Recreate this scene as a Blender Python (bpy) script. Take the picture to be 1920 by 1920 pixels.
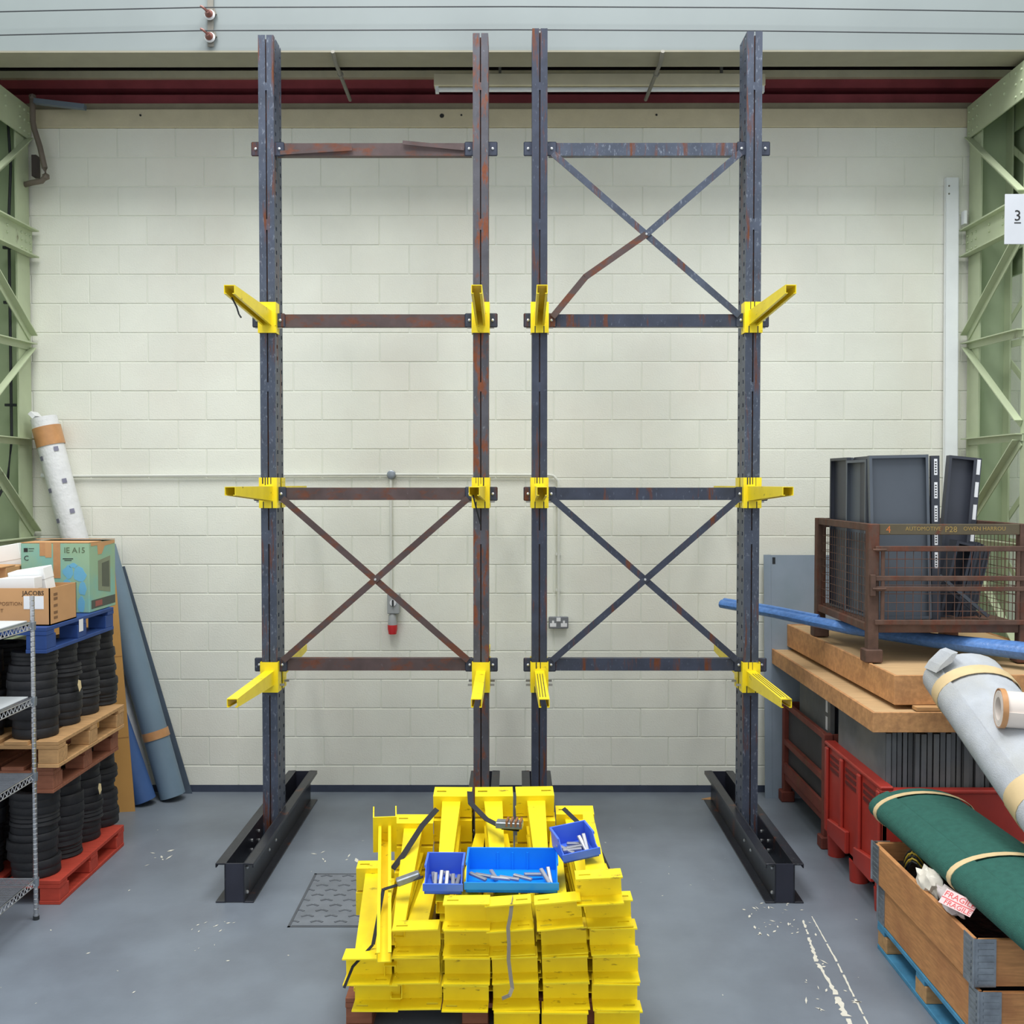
import bpy, bmesh, math, random
from mathutils import Vector, Matrix, Euler
random.seed(7)
for o in list(bpy.data.objects): bpy.data.objects.remove(o)
S = bpy.context.scene
C = S.collection
R = math.radians

# ---------------------------------------------------------------- camera
cam = bpy.data.cameras.new('camera'); camo = bpy.data.objects.new('camera', cam); C.objects.link(camo)
cam.sensor_width = 36; cam.sensor_fit = 'HORIZONTAL'; cam.lens = 36*1950/1920
camo.location = (0, 0, 2.42)
camo.rotation_euler = (R(90)-math.atan(54/1950), 0, 5/1950)
cam.clip_end = 100
S.camera = camo
# ---------------------------------------------------------------- world, lights, exposure
w = bpy.data.worlds.new('world'); S.world = w; w.use_nodes = True
bg = w.node_tree.nodes['Background']; bg.inputs[0].default_value = (0.93, 0.97, 1.0, 1); bg.inputs[1].default_value = 0.86
def area(name, loc, rot, sx, sy, power, col=(1, 1, 1)):
    l = bpy.data.lights.new(name, 'AREA'); l.shape = 'RECTANGLE'; l.size = sx; l.size_y = sy; l.energy = power; l.color = col
    o = bpy.data.objects.new(name, l); C.objects.link(o); o.location = loc; o.rotation_euler = rot
    return o
area('rooflight_strip', (-2.0, 4.0, 9.5), (R(6), 0, 0), 2.6, 4.4, 400, (1, 0.992, 0.97))
area('rooflight_strip', (2.2, 4.0, 9.5), (R(6), 0, 0), 2.6, 4.4, 370, (1, 0.992, 0.97))
vs = S.view_settings; vs.view_transform = 'Standard'; vs.look = 'None'; vs.gamma = 1; vs.use_curve_mapping = False; vs.exposure = 0.13

# ---------------------------------------------------------------- helpers
def lin(c):
    return tuple(((v/255)/12.92 if v/255 <= 0.04045 else ((v/255+0.055)/1.055)**2.4) for v in c)
MATS = {}
def mat(name, rgb, rough=0.55, metal=0.0, var=0.12, scale=6.0, rust=0.0, rustcol=(120, 66, 36), rscale=7.0, rstretch=(1, 1, 0.35),
        scratch=0.0, scol=(150, 158, 168), bump=0.0, bscale=60.0, rnd=0.0, spec=0.4, stretch=(1, 1, 1), second=None, sfac=0.5, sscale=3.0):
    if name in MATS: return MATS[name]
    m = bpy.data.materials.new(name); m.use_nodes = True; nt = m.node_tree; N = nt.nodes; L = nt.links
    b = N['Principled BSDF']; b.inputs['Roughness'].default_value = rough; b.inputs['Metallic'].default_value = metal
    b.inputs['Specular IOR Level'].default_value = spec
    geo = N.new('ShaderNodeNewGeometry')
    def mp(sc):
        v = N.new('ShaderNodeVectorMath'); v.operation = 'MULTIPLY'; v.inputs[1].default_value = sc; L.new(geo.outputs['Position'], v.inputs[0]); return v.outputs[0]
    def noise(vec, s, det=5.0, ro=0.55):
        n = N.new('ShaderNodeTexNoise'); n.inputs['Scale'].default_value = s; n.inputs['Detail'].default_value = det; n.inputs['Roughness'].default_value = ro
        L.new(vec, n.inputs['Vector']); return n.outputs['Fac']
    def mixc(f, a, c):
        x = N.new('ShaderNodeMix'); x.data_type = 'RGBA'
        if isinstance(f, float): x.inputs[0].default_value = f
        else: L.new(f, x.inputs[0])
        for i, q in ((6, a), (7, c)):
            if isinstance(q, tuple): x.inputs[i].default_value = q+(1,)
            else: L.new(q, x.inputs[i])
        return x.outputs[2]
    def ramp(f, lo, hi):
        r = N.new('ShaderNodeMapRange'); r.inputs[1].default_value = lo; r.inputs[2].default_value = hi; r.clamp = True
        L.new(f, r.inputs[0]); return r.outputs[0]
    base = lin(rgb)
    d = tuple(max(0, x*(1-var)) for x in base); l_ = tuple(min(1, x*(1+var)) for x in base)
    col = mixc(ramp(noise(mp(stretch), scale), 0.3, 0.7), d, l_)
    if second:
        col = mixc(ramp(noise(mp((1.3, 0.9, 1.1)), sscale), 0.45, 0.65), col, mixc(1-sfac, lin(second), col))
    if scratch > 0:
        col = mixc(ramp(noise(mp((2.2, 2.2, 1.0)), 26, 8, 0.7), 0.70-scratch*0.25, 0.78-scratch*0.25), col, lin(scol))
    if rust > 0:
        rc = lin(rustcol); rd = tuple(x*0.45 for x in rc)
        rr = mixc(noise(mp((1, 1, 1)), 38), rd, rc)
        col = mixc(ramp(noise(mp(rstretch), rscale, 7, 0.65), 0.66-rust*0.36, 0.76-rust*0.36), col, rr)
    if rnd > 0:
        oi = N.new('ShaderNodeObjectInfo'); h = N.new('ShaderNodeHueSaturation')
        L.new(ramp(oi.outputs['Random'], 0, 1), h.inputs['Fac']); mm = N.new('ShaderNodeMapRange')
        mm.inputs[3].default_value = 1-rnd; mm.inputs[4].default_value = 1+rnd; L.new(oi.outputs['Random'], mm.inputs[0])
        h.inputs['Fac'].default_value = 1
        for lk in list(nt.links):
            if lk.to_socket == h.inputs['Fac']: nt.links.remove(lk)
        L.new(mm.outputs[0], h.inputs['Value']); L.new(col, h.inputs['Color']); col = h.outputs[0]
    L.new(col, b.inputs['Base Color'])
    if bump > 0:
        bn = N.new('ShaderNodeBump'); bn.inputs['Strength'].default_value = bump; bn.inputs['Distance'].default_value = 0.01
        L.new(noise(mp((1, 1, 1)), bscale), bn.inputs['Height']); L.new(bn.outputs[0], b.inputs['Normal'])
    MATS[name] = m
    return m

class MB:
    def __init__(s): s.bm = bmesh.new()
    def box(s, a, b, M=None):
        x0, y0, z0 = a; x1, y1, z1 = b
        vs_ = [s.bm.verts.new(Vector(p) if M is None else M @ Vector(p)) for p in
               ((x0,y0,z0),(x1,y0,z0),(x1,y1,z0),(x0,y1,z0),(x0,y0,z1),(x1,y0,z1),(x1,y1,z1),(x0,y1,z1))]
        for f in ((0,3,2,1),(4,5,6,7),(0,1,5,4),(1,2,6,5),(2,3,7,6),(3,0,4,7)): s.bm.faces.new([vs_[i] for i in f])
        return s
    def cbox(s, c, d, M=None):
        return s.box([c[i]-d[i]/2 for i in range(3)], [c[i]+d[i]/2 for i in range(3)], M)
    def prism(s, pts, ax, a, b, M=None):
        """polygon pts (2-D) extruded along axis ax from a to b"""
        def P(p, t):
            v = [0, 0, 0]; o = [i for i in range(3) if i != ax]; v[o[0]] = p[0]; v[o[1]] = p[1]; v[ax] = t
            v = Vector(v); return v if M is None else M @ v
        A = [s.bm.verts.new(P(p, a)) for p in pts]; B = [s.bm.verts.new(P(p, b)) for p in pts]
        n = len(pts); s.bm.faces.new(A); s.bm.faces.new(B[::-1])
        for i in range(n): s.bm.faces.new((A[i], B[i], B[(i+1) % n], A[(i+1) % n]))
        return s
    def bar(s, p, q, wd, th, up=(0, 0, 1)):
        """rectangular bar from p to q, width wd across 'up x dir', thickness th along up"""
        p = Vector(p); q = Vector(q); d = (q-p).normalized(); u = Vector(up); sd = d.cross(u)
        if sd.length < 1e-5: sd = d.cross(Vector((1, 0, 0)))
        sd.normalize(); u = sd.cross(d).normalized()
        V = []
        for e in (p, q):
            for a, b in ((-1, -1), (1, -1), (1, 1), (-1, 1)): V.append(s.bm.verts.new(e+sd*a*wd/2+u*b*th/2))
        for f in ((3,2,1,0),(4,5,6,7),(0,1,5,4),(1,2,6,5),(2,3,7,6),(3,0,4,7)): s.bm.faces.new([V[i] for i in f])
        return s
    def tube(s, pts, r, n=10, cap=True, flat=1.0, up=(0, 0, 1)):
        pts = [Vector(p) for p in pts]; rings = []
        rs = r if isinstance(r, (list, tuple)) else [r]*len(pts)
        for i, p in enumerate(pts):
            d = (pts[min(i+1, len(pts)-1)]-pts[max(i-1, 0)]).normalized(); u = Vector(up)
            if abs(d.dot(u)) > 0.97: u = Vector((1, 0, 0))
            a = d.cross(u).normalized(); b = a.cross(d).normalized()
            rings.append([s.bm.verts.new(p+a*math.cos(t)*rs[i]+b*math.sin(t)*rs[i]*flat) for t in [2*math.pi*k/n for k in range(n)]])
        for A, B in zip(rings, rings[1:]):
            for k in range(n): s.bm.faces.new((A[k], A[(k+1) % n], B[(k+1) % n], B[k]))
        if cap: s.bm.faces.new(rings[0][::-1]); s.bm.faces.new(rings[-1])
        return s
    def lathe(s, prof, n=20, M=None, sx=1.0, sy=1.0, closed=False):
        rings = []
        for r, z in prof:
            rings.append([s.bm.verts.new((lambda v: v if M is None else M @ v)(Vector((r*math.cos(t)*sx, r*math.sin(t)*sy, z)))) for t in [2*math.pi*k/n for k in range(n)]])
        pr = list(zip(rings, rings[1:]))
        if closed: pr.append((rings[-1], rings[0]))
        for A, B in pr:
            for k in range(n): s.bm.faces.new((A[k], A[(k+1) % n], B[(k+1) % n], B[k]))
        if not closed:
            s.bm.faces.new(rings[0][::-1]); s.bm.faces.new(rings[-1])
        return s
    def ball(s, c, r, n=8):
        bmesh.ops.create_icosphere(s.bm, subdivisions=1, radius=r, matrix=Matrix.Translation(c)); return s
    def poly(s, pts):
        s.bm.faces.new([s.bm.verts.new(p) for p in pts]); return s
    def build(s, name, m, parent=None, loc=None, bevel=0.0, smooth=False, seg=1):
        if bevel > 0:
            bmesh.ops.remove_doubles(s.bm, verts=s.bm.verts, dist=1e-6)
            bmesh.ops.bevel(s.bm, geom=[e for e in s.bm.edges if e.calc_face_angle(0) > 0.5], offset=bevel, segments=seg, affect='EDGES', profile=0.5)
        bmesh.ops.recalc_face_normals(s.bm, faces=s.bm.faces)
        me = bpy.data.meshes.new(name); s.bm.to_mesh(me); s.bm.free()
        if smooth:
            for p in me.polygons: p.use_smooth = True
            me.set_sharp_from_angle(angle=R(35))
        return link(name, me, m, parent, loc)
def link(name, me, m, parent=None, loc=None):
    if m is not None and not me.materials: me.materials.append(m)
    o = bpy.data.objects.new(name, me); C.objects.link(o)
    if parent: o.parent = parent
    if loc: o.location = loc
    return o
def tag(o, label, cat, group=None):
    o['label'] = label; o['category'] = cat
    if group: o['group'] = group
    return o
def thing(name, label, cat, loc=(0, 0, 0), rot=(0, 0, 0), group=None):
    o = bpy.data.objects.new(name, None); C.objects.link(o); o.empty_display_size = 0.1
    o.location = loc; o.rotation_euler = rot
    return tag(o, label, cat, group)
def struct(o): o['kind'] = 'structure'; return o
def dup(root, loc=None, rot=None, label=None, group=None):
    r = root.copy(); C.objects.link(r)
    if loc is not None: r.location = loc
    if rot is not None: r.rotation_euler = rot
    if label: r['label'] = label
    if group: r['group'] = group
    for ch in list(root.children):
        c = ch.copy(); C.objects.link(c); c.parent = r
        for g in ch.children:
            d = g.copy(); C.objects.link(d); d.parent = c
    return r
def text(name, body, size, m, parent, M, sx=1.0, align='CENTER'):
    cu = bpy.data.curves.new(name, 'FONT'); cu.body = body; cu.size = size; cu.align_x = align; cu.align_y = 'CENTER'; cu.extrude = 0.0006; cu.resolution_u = 2
    t = bpy.data.objects.new(name, cu); C.objects.link(t)
    dg = bpy.context.evaluated_depsgraph_get(); dg.update()
    me = bpy.data.meshes.new_from_object(t.evaluated_get(dg)); bpy.data.objects.remove(t)
    for v in me.vertices: v.co.x *= sx
    me.transform(M); me.materials.clear()
    return link(name, me, m, parent)
FRONT = Matrix(((1,0,0,0),(0,0,-1,0),(0,1,0,0),(0,0,0,1)))   # text plane facing -Y

# ---------------------------------------------------------------- materials
WALL = mat('cream_block_paint', (234, 236, 225), 0.75, var=0.035, scale=2.2, rnd=0.02, bump=0.25, bscale=90, second=(226, 220, 208), sfac=0.35, sscale=0.8)
MORT = mat('cream_joint_paint', (225, 228, 217), 0.8, var=0.03)
LINT = mat('lintel_paint', (205, 196, 168), 0.8, var=0.06, bump=0.2)
NAVY = mat('navy_floor_edge_paint', (62, 70, 88), 0.55, var=0.15, scale=9)
FLOOR = mat('grey_floor_paint', (116, 125, 136), 0.42, var=0.10, scale=2.3, second=(100, 106, 116), sfac=0.5, sscale=1.4, scratch=0.02, scol=(150, 155, 160), spec=0.45, bump=0.06, bscale=40)
GIRD = mat('pale_grey_girder_paint', (138, 147, 148), 0.5, var=0.05, scale=1.5)
MARO = mat('maroon_steel_paint', (156, 72, 80), 0.6, var=0.2, scale=4)
CREAM = mat('cream_purlin_paint', (226, 218, 190), 0.6, var=0.08)
DARK = mat('dark_cladding', (40, 34, 34), 0.9, var=0.2)
GREEN = mat('pale_green_steel_paint', (184, 196, 164), 0.5, var=0.06, scale=4, rust=0.03, rustcol=(110, 100, 70))
GREEND = mat('green_web_paint', (170, 186, 154), 0.55, var=0.08, scale=3)
STEEL = mat('slate_rack_paint', (70, 78, 94), 0.45, 0.15, var=0.22, scale=7, rust=0.30, scratch=0.55, scol=(116, 124, 138), rstretch=(2.2, 2.2, 0.22), rscale=8)
STEELR = mat('rusty_rack_paint', (80, 80, 88), 0.55, 0.1, var=0.22, scale=7, rust=0.42, rustcol=(138, 76, 46), scratch=0.4, scol=(118, 124, 134), rscale=9, rstretch=(1.8, 1.8, 0.55))
STEELB = mat('navy_rack_paint', (58, 64, 80), 0.42, 0.15, var=0.22, scale=8, rust=0.28, scratch=0.4, scol=(100, 110, 126), rstretch=(2.2, 2.2, 0.25), rscale=8)
STEELD = mat('brown_rack_paint', (84, 70, 70), 0.55, 0.1, var=0.2, scale=8, rust=0.42, rustcol=(120, 72, 54), scratch=0.25, scol=(110, 104, 108), rstretch=(0.8, 1, 1.5))
BASE = mat('black_base_paint', (36, 38, 46), 0.32, 0.1, var=0.25, scale=10, rust=0.14, scratch=0.42, scol=(92, 94, 100))
BOLT = mat('zinc_bolt', (205, 208, 210), 0.3, 0.7, var=0.05)
YEL = mat('yellow_arm_paint', (250, 224, 30), 0.40, var=0.07, scale=8, scratch=0.0, rust=0.10, rustcol=(120, 96, 30), rscale=11, rstretch=(1, 1, 3.5), rnd=0.05, spec=0.5)
BLACK = mat('black_rubber', (34, 35, 39), 0.6, var=0.25, scale=14, bump=0.3, bscale=30, rnd=0.12)
STRAP = mat('black_webbing', (40, 42, 48), 0.8, var=0.15)
RUSTY = mat('rusty_stillage_steel', (92, 70, 60), 0.75, 0.1, var=0.25, scale=14, rust=0.40, rustcol=(116, 72, 56), rscale=9)
RUSTR = mat('red_rusty_stillage', (112, 54, 44), 0.7, 0.05, var=0.2, scale=10, rust=0.3, rustcol=(126, 76, 52))
OLIVE = mat('olive_stillage_rail', (92, 84, 66), 0.65, 0.1, var=0.15, rust=0.26, rustcol=(126, 62, 46), rstretch=(1, 1, 1), rscale=5)
REDP = mat('red_plastic', (168, 52, 42), 0.45, var=0.08, scale=5, second=(140, 50, 44), sfac=0.5)
REDW = mat('red_pallet_paint', (176, 62, 46), 0.7, var=0.15, scale=8, stretch=(1, 6, 3))
RBRW = mat('red_brown_pallet_wood', (140, 88, 66), 0.75, var=0.2, scale=8, stretch=(1, 6, 4))
WOOD = mat('pallet_wood', (186, 146, 100), 0.75, var=0.18, scale=9, stretch=(1.2, 5, 5), rnd=0.08)
BLUEW = mat('blue_pallet_paint', (38, 70, 132), 0.65, var=0.15, scale=8, rnd=0.05)
LTBLUE = mat('faded_blue_pallet_paint', (72, 138, 176), 0.7, var=0.2, scale=9, scratch=0.15, scol=(160, 150, 130))
OSB = mat('orange_chipboard', (196, 146, 98), 0.75, var=0.16, scale=34, second=(160, 116, 80), sfac=0.6, sscale=16, bump=0.15)
PLYT = mat('pale_plywood_top', (196, 164, 122), 0.7, var=0.1, scale=5, stretch=(1, 7, 1))
PLANK = mat('collar_plank_wood', (190, 136, 86), 0.65, var=0.2, scale=6, stretch=(1.5, 2.0, 16), second=(150, 96, 62), sfac=0.5, sscale=4)
GALV = mat('galvanised_hinge', (150, 158, 166), 0.35, 0.7, var=0.2, scale=20)
CHROME = mat('chrome_wire', (190, 192, 196), 0.22, 0.9, var=0.1, scale=20)
CARD = mat('brown_cardboard', (198, 152, 106), 0.85, var=0.06, scale=4)
CARDD = mat('tan_board', (196, 148, 84), 0.8, var=0.07, scale=3)
GBOX = mat('green_printed_carton', (150, 182, 150), 0.7, var=0.05, scale=3, second=(122, 182, 178), sfac=0.7, sscale=4)
WHITE = mat('white_card', (238, 240, 240), 0.6, var=0.02)
WSTEEL = mat('white_coated_steel', (240, 245, 248), 0.35, var=0.03)
PRINT = mat('black_print', (44, 44, 44), 0.8, var=0.05)
BPRINT = mat('brown_print', (130, 96, 66), 0.8, var=0.05)
YPRINT = mat('faded_yellow_print', (158, 134, 78), 0.8, var=0.15, scale=30)
GREYS = mat('grey_shelf_enamel', (88, 96, 106), 0.42, 0.05, var=0.06, scale=3, rnd=0.10)
GREYD = mat('dark_grey_shelf_enamel', (62, 66, 76), 0.42, 0.05, var=0.08, scale=3, rnd=0.15)
SLATE = mat('weathered_grey_panel', (98, 102, 106), 0.7, var=0.15, scale=8, second=(120, 118, 112), sfac=0.5, rnd=0.18)
BOARD = mat('blue_grey_board', (142, 156, 172), 0.6, var=0.04, scale=2, second=(128, 146, 158), sfac=0.5)
VINYLG = mat('grey_blue_vinyl', (112, 134, 152), 0.5, var=0.05)
VINYLB = mat('blue_vinyl', (66, 98, 152), 0.5, var=0.06)
CARPG = mat('pale_grey_carpet_backing', (182, 187, 194), 0.95, var=0.09, scale=9, second=(176, 176, 170), sfac=0.5, bump=0.4, bscale=160)
CARPGR = mat('green_carpet', (46, 98, 88), 0.97, var=0.12, scale=30, bump=0.6, bscale=240)
CARPD = mat('dark_carpet_edge', (30, 74, 66), 0.95, var=0.1)
PLASW = mat('white_film_wrap', (226, 228, 230), 0.35, var=0.05, scale=12, bump=0.5, bscale=30)
TAPE = mat('brown_parcel_tape', (192, 142, 96), 0.35, var=0.12, scale=14)
TAPEB = mat('beige_tape', (214, 190, 146), 0.5, var=0.08, scale=10)
BLUEF = mat('blue_polythene', (86, 128, 190), 0.3, var=0.2, scale=9, stretch=(1, 6, 6), scratch=0.1, scol=(170, 190, 220), bump=0.4, bscale=25)
BINB = mat('bright_blue_bin', (20, 140, 240), 0.35, var=0.03)
BINV = mat('violet_blue_bin', (76, 116, 224), 0.35, var=0.04)
PINM = mat('grey_steel_pin', (158, 160, 164), 0.4, 0.5, var=0.1, rnd=0.2)
GREYP = mat('grey_electrical_plastic', (160, 164, 166), 0.45, var=0.04)
COND = mat('painted_conduit', (220, 222, 214), 0.5, var=0.04)
RUSTP = mat('dull_brown_pipe', (118, 108, 98), 0.6, 0.1, var=0.12)
TIE = mat('grey_tie_rod', (128, 126, 118), 0.5, 0.2, var=0.1)
CERA = mat('brown_ceramic', (130, 84, 76), 0.3, var=0.1)
REDPL = mat('red_plug_plastic', (206, 50, 56), 0.4, var=0.05)
MARKP = mat('white_floor_mark', (210, 208, 196), 0.7, var=0.08, scale=30)
CABLE = mat('dark_cable', (38, 42, 46), 0.6, var=0.1)
LABELW = mat('white_label', (232, 234, 238), 0.6, var=0.02)

# ================================================================ SETTING
WY = 8.09
fl = struct(MB().box((-7, -3, -0.2), (7, 8.6, 0)).build('floor', FLOOR))
# back wall: mortar backing + blocks
wb = struct(MB().box((-4.9, WY+0.0045, 0), (4.9, WY+0.25, 5.155)).build('wall_back', MORT))
BX, BZ = 0.4435, 0.2185
def block_mesh(w_, h_):
    b = MB().box((-w_/2, 0, -h_/2), (w_/2, 0.02, h_/2))
    bmesh.ops.bevel(b.bm, geom=[e for e in b.bm.edges if all(v.co.y < 0.001 for v in e.verts)], offset=0.0035, segments=1, affect='EDGES')
    me = bpy.data.meshes.new('block'); bmesh.ops.recalc_face_normals(b.bm, faces=b.bm.faces); b.bm.to_mesh(me); b.bm.free(); me.materials.append(WALL); return me
bl_full = block_mesh(BX, BZ); bl_low = block_mesh(BX, 0.2)
blocks = []
for k in range(23):
    zc = 0.104 if k == 0 else 0.209+0.225*(k-1)+0.1125
    off = -2.166 if k % 2 == 0 else -2.396
    for i in range(-7, 18):
        xc = off+0.45*i+0.225
        if -4.6 < xc < 4.6: blocks.append((xc, zc, k))
def score(b):
    x, z, k = b; s = 0
    if x < -3.95 or x > 3.7: s += 50
    if x > 2.2 and z < 1.45: s += 40
    if x < -2.95 and z < 2.0: s += 40
    if x > 2.3 and 1.4 < z < 2.5: s += 20
    if k >= 21: s += 6
    return s+abs(x)
blocks.sort(key=score)
for i, (x, z, k) in enumerate(blocks[:300]):
    o = link('block', bl_low if k == 0 else bl_full, None, wb, (x, WY+random.uniform(-0.0012, 0.0012), z))
rest = MB()
for x, z, k in blocks[300:]:
    h = 0.2 if k == 0 else BZ
    rest.box((x-BX/2, WY, z-h/2), (x+BX/2, WY+0.02, z+h/2))
o = rest.build('block_remainder', WALL, wb, bevel=0.003); o['kind'] = 'stuff'
struct(MB().box((-4.6, WY-0.004, 0), (4.6, WY+0.01, 0.055)).build('baseboard_back', NAVY))
li = struct(MB().box((-4.6, WY-0.012, 5.157), (4.6, WY+0.25, 5.30), None).build('trim_1', LINT, bevel=0.006)); li['label'] = 'painted concrete lintel along the top of the block wall'
struct(MB().box((-4.6, WY+0.02, 5.30), (4.6, WY+0.26, 5.352)).build('trim_2', mat('ledge_paint', (150, 142, 120), 0.8, var=0.1, bump=0.2)))
# cladding above the wall, back roof
struct(MB().box((-4.9, 8.42, 5.2), (4.9, 8.5, 6.9)).build('wall_back_upper', DARK))
struct(MB().box((-5.5, 6.95, 6.85), (5.5, 8.6, 6.95)).build('ceiling', mat('roof_sheet', (120, 116, 108), 0.8, var=0.08)))
# sheeting rails above the wall head
def rail(lab, z0, z1, y, m):
    t = thing('sheeting_rail', lab, 'steel rail', (0, y, z0))
    h = z1-z0
    MB().box((-4.8, 0, 0), (4.8, 0.012, h)).build('web', m, t)
    MB().box((-4.8, 0.012, 0), (4.8, 0.14, 0.010)).build('lower_flange', m, t)
    MB().box((-4.8, 0.012, h-0.010), (4.8, 0.14, h)).build('upper_flange', m, t)
rail('maroon steel rail just above the wall head', 5.384, 5.450, 8.2, MARO)
rail('maroon steel rail under the cream rail', 5.500, 5.566, 8.2, MARO)
rail('dull cream steel rail above the maroon rails', 5.568, 5.622, 8.16, CREAM)
rail('dark topmost steel rail close to the roof', 5.70, 5.80, 8.2, mat('dark_brown_steel', (64, 52, 50), 0.7))
# side walls (only their back ends are near the view)
struct(MB().box((-4.75, 6.0, 0), (-4.6, 8.4, 6.9)).build('wall_left', mat('green_cladding', (150, 168, 132), 0.6, var=0.08, stretch=(1, 8, 0.3))))
struct(MB().box((4.6, 6.0, 0), (4.75, 8.4, 6.9)).build('wall_right', mat('green_cladding_2', (156, 172, 138), 0.6, var=0.08, stretch=(1, 8, 0.3))))

# ---------------------------------------------------------------- lattice columns
def lattice(side, label, lab_sec):
    X0 = 3.49 if side > 0 else -3.74
    t = thing('lattice_column', label, 'column', (X0, 7.6, 0))
    def L3(x, y, z): return (side*x, y-7.6, z)
    def bx(a, b, name, m=GREEN, bev=0):
        A = L3(*a); B = L3(*b)
        return MB().box([min(A[i], B[i]) for i in range(3)], [max(A[i], B[i]) for i in range(3)]).build(name, m, t, bevel=bev)
    for yc in (7.96, 7.10):
        bx((0, yc-0.10, 0), (0.014, yc+0.10, 5.29), 'flange')
        bx((0.014, yc-0.006, 0), (0.23, yc+0.006, 5.29), 'web', GREEND)
        bx((0.23, yc-0.10, 0), (0.244, yc+0.10, 5.29), 'flange')
    # gusset channels
    for z0, z1 in ((5.05, 5.30), (4.16, 4.36)):
        g = bx((-0.022, 6.98, z0), (-0.012, 8.06, z1), 'gusset_plate', GREEN)
        m_ = MB()
        for zz in (z1, z0):
            a = L3(-0.075, 6.98, zz-0.005); b = L3(-0.012, 8.06, zz+0.005)
            m_.box([min(a[i], b[i]) for i in range(3)], [max(a[i], b[i]) for i in range(3)])
        if z0 < 5: m_.build('channel_flange', GREEN, g)
        else: m_.bm.free(); bx((-0.012, 6.98, z1-0.03), (0.24, 8.06, z1), 'top_plate')
        r_ = MB()
        for yy in (8.02, 7.95, 7.88, 7.66, 7.45, 7.28, 7.20):
            for zz in (z0+0.04, (z0+z1)/2, z1-0.05):
                if 7.4 < yy < 7.7 and zz < z0+0.1: continue
                r_.ball(L3(-0.024, yy, zz), 0.011)
        r_.build('rivets', GREEN, g, smooth=True)
        bx((0.25, 6.98, z0), (0.26, 8.06, z1), 'gusset_plate', GREEND)
    bars = [((8.04, 5.04), (7.18, 4.40)), ((7.18, 4.12), (8.04, 3.54)), ((8.05, 3.47), (7.15, 3.45)), ((8.04, 3.44), (7.18, 2.83)),
            ((8.03, 2.735), (7.15, 2.735)), ((7.18, 2.70), (8.06, 2.03)), ((8.05, 1.98), (7.15, 1.98)), ((8.04, 1.93), (7.18, 1.3)), ((8.04, 1.25), (7.15, 1.25)), ((7.18, 1.2), (8.04, 0.6))]
    for (ya, za), (yb, zb) in bars:
        m_ = MB()
        m_.bar(L3(-0.006, ya, za), L3(-0.006, yb, zb), 0.05, 0.008, (1, 0, 0))
        d = Vector((0, yb-ya, zb-za)).normalized(); n = Vector((0, -d.z, d.y))
        if n.z < 0: n = -n
        e = n*0.024
        m_.bar(L3(-0.03, ya+e.y, za+e.z), L3(-0.03, yb+e.y, zb+e.z), 0.008, 0.055, (1, 0, 0))
        m_.build('lacing_bar', GREEN, t)
        MB().bar(L3(0.25, ya, za), L3(0.25, yb, zb), 0.05, 0.008, (1, 0, 0)).build('lacing_bar', GREEN, t)
    return t
lcR = lattice(1, 'pale green riveted lattice column behind the mesh stillage', 0)
lcL = lattice(-1, 'pale green riveted lattice column beside the white wrapped roll', 0)
# green sheet infill behind the left column
tag(MB().box((-4.02, 7.2, 0), (-4.0, 8.05, 5.3)).build('infill_sheet', GREEND), 'green painted steel sheet filling the back of the left lattice column', 'sheet')
tag(MB().box((3.80, 7.0, 4.0), (3.82, 8.05, 5.3)).build('infill_sheet', GREEND), 'green painted steel sheet behind the upper bay of the lattice column with the numbered sign', 'sheet')
# cable with clips on left column
cb = thing('cable_run', 'dark cable clipped down the left green column', 'cable', (-3.80, 7.86, 2.2))
MB().tube([(0.0, 0, 3.0), (0.02, 0, 2.6), (0.0, 0.0, 2.2), (0.0, 0, 1.2), (0.0, 0, 0.55), (-0.02, -0.03, 0.25), (-0.08, -0.16, 0.02), (-0.15, -0.35, -0.2)], 0.011, 8).build('cable', CABLE, cb, smooth=True)
for z in (1.98, 1.57, 0.8): MB().box((-0.045, -0.012, z), (0.035, 0.012, z+0.02)).build('clip', CABLE, cb)
# ---------------------------------------------------------------- girder with conductor wires
g = thing('girder', 'large pale grey steel girder spanning above the racks', 'girder', (0, 7.15, 5.343))
MB().box((-5.0, 0.0, 0.012), (5.0, 0.016, 1.5)).build('face_plate', GIRD, g)
MB().box((-5.0, -0.012, 0), (5.0, 0.24, 0.012)).build('bottom_flange', mat('girder_underside_paint', (150, 146, 128), 0.6, var=0.06), g)
MB().box((-5.0, 0.16, 0.012), (5.0, 0.176, 1.5)).build('back_plate', GIRD, g)
ib = thing('insulator_bracket', 'steel bracket with two ceramic insulators on the girder face', 'bracket', (-2.07, 7.14, 5.38))
MB().box((-0.012, -0.008, 0), (0.028, 0, 0.5)).build('strip', TIE, ib)
for z in (0.055, 0.205):
    i_ = MB().lathe([(0.018, 0), (0.028, 0.012), (0.018, 0.024), (0.028, 0.036), (0.016, 0.05), (0.012, 0.07)], 14, Matrix.Translation((0.008, -0.008, z)) @ Matrix.Rotation(R(90), 4, 'X')).build('insulator', CERA, ib, smooth=True)
    MB().lathe([(0.03, 0.004), (0.036, 0.012), (0.03, 0.02)], 14, Matrix.Translation((0.008, -0.012, z)) @ Matrix.Rotation(R(90), 4, 'X')).build('collar', LABELW, i_, smooth=True)
    MB().tube([(0.008, -0.07, z), (-0.004, -0.085, z+0.01), (-0.02, -0.09, z+0.022), (-0.034, -0.085, z+0.03)], 0.009, 8).build('hook', CERA, i_, smooth=True)
    MB().prism([(0.03, z-0.005), (0.052, z+0.01), (0.035, z+0.055)], 1, -0.02, 0).build('clip', TIE, ib)
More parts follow.
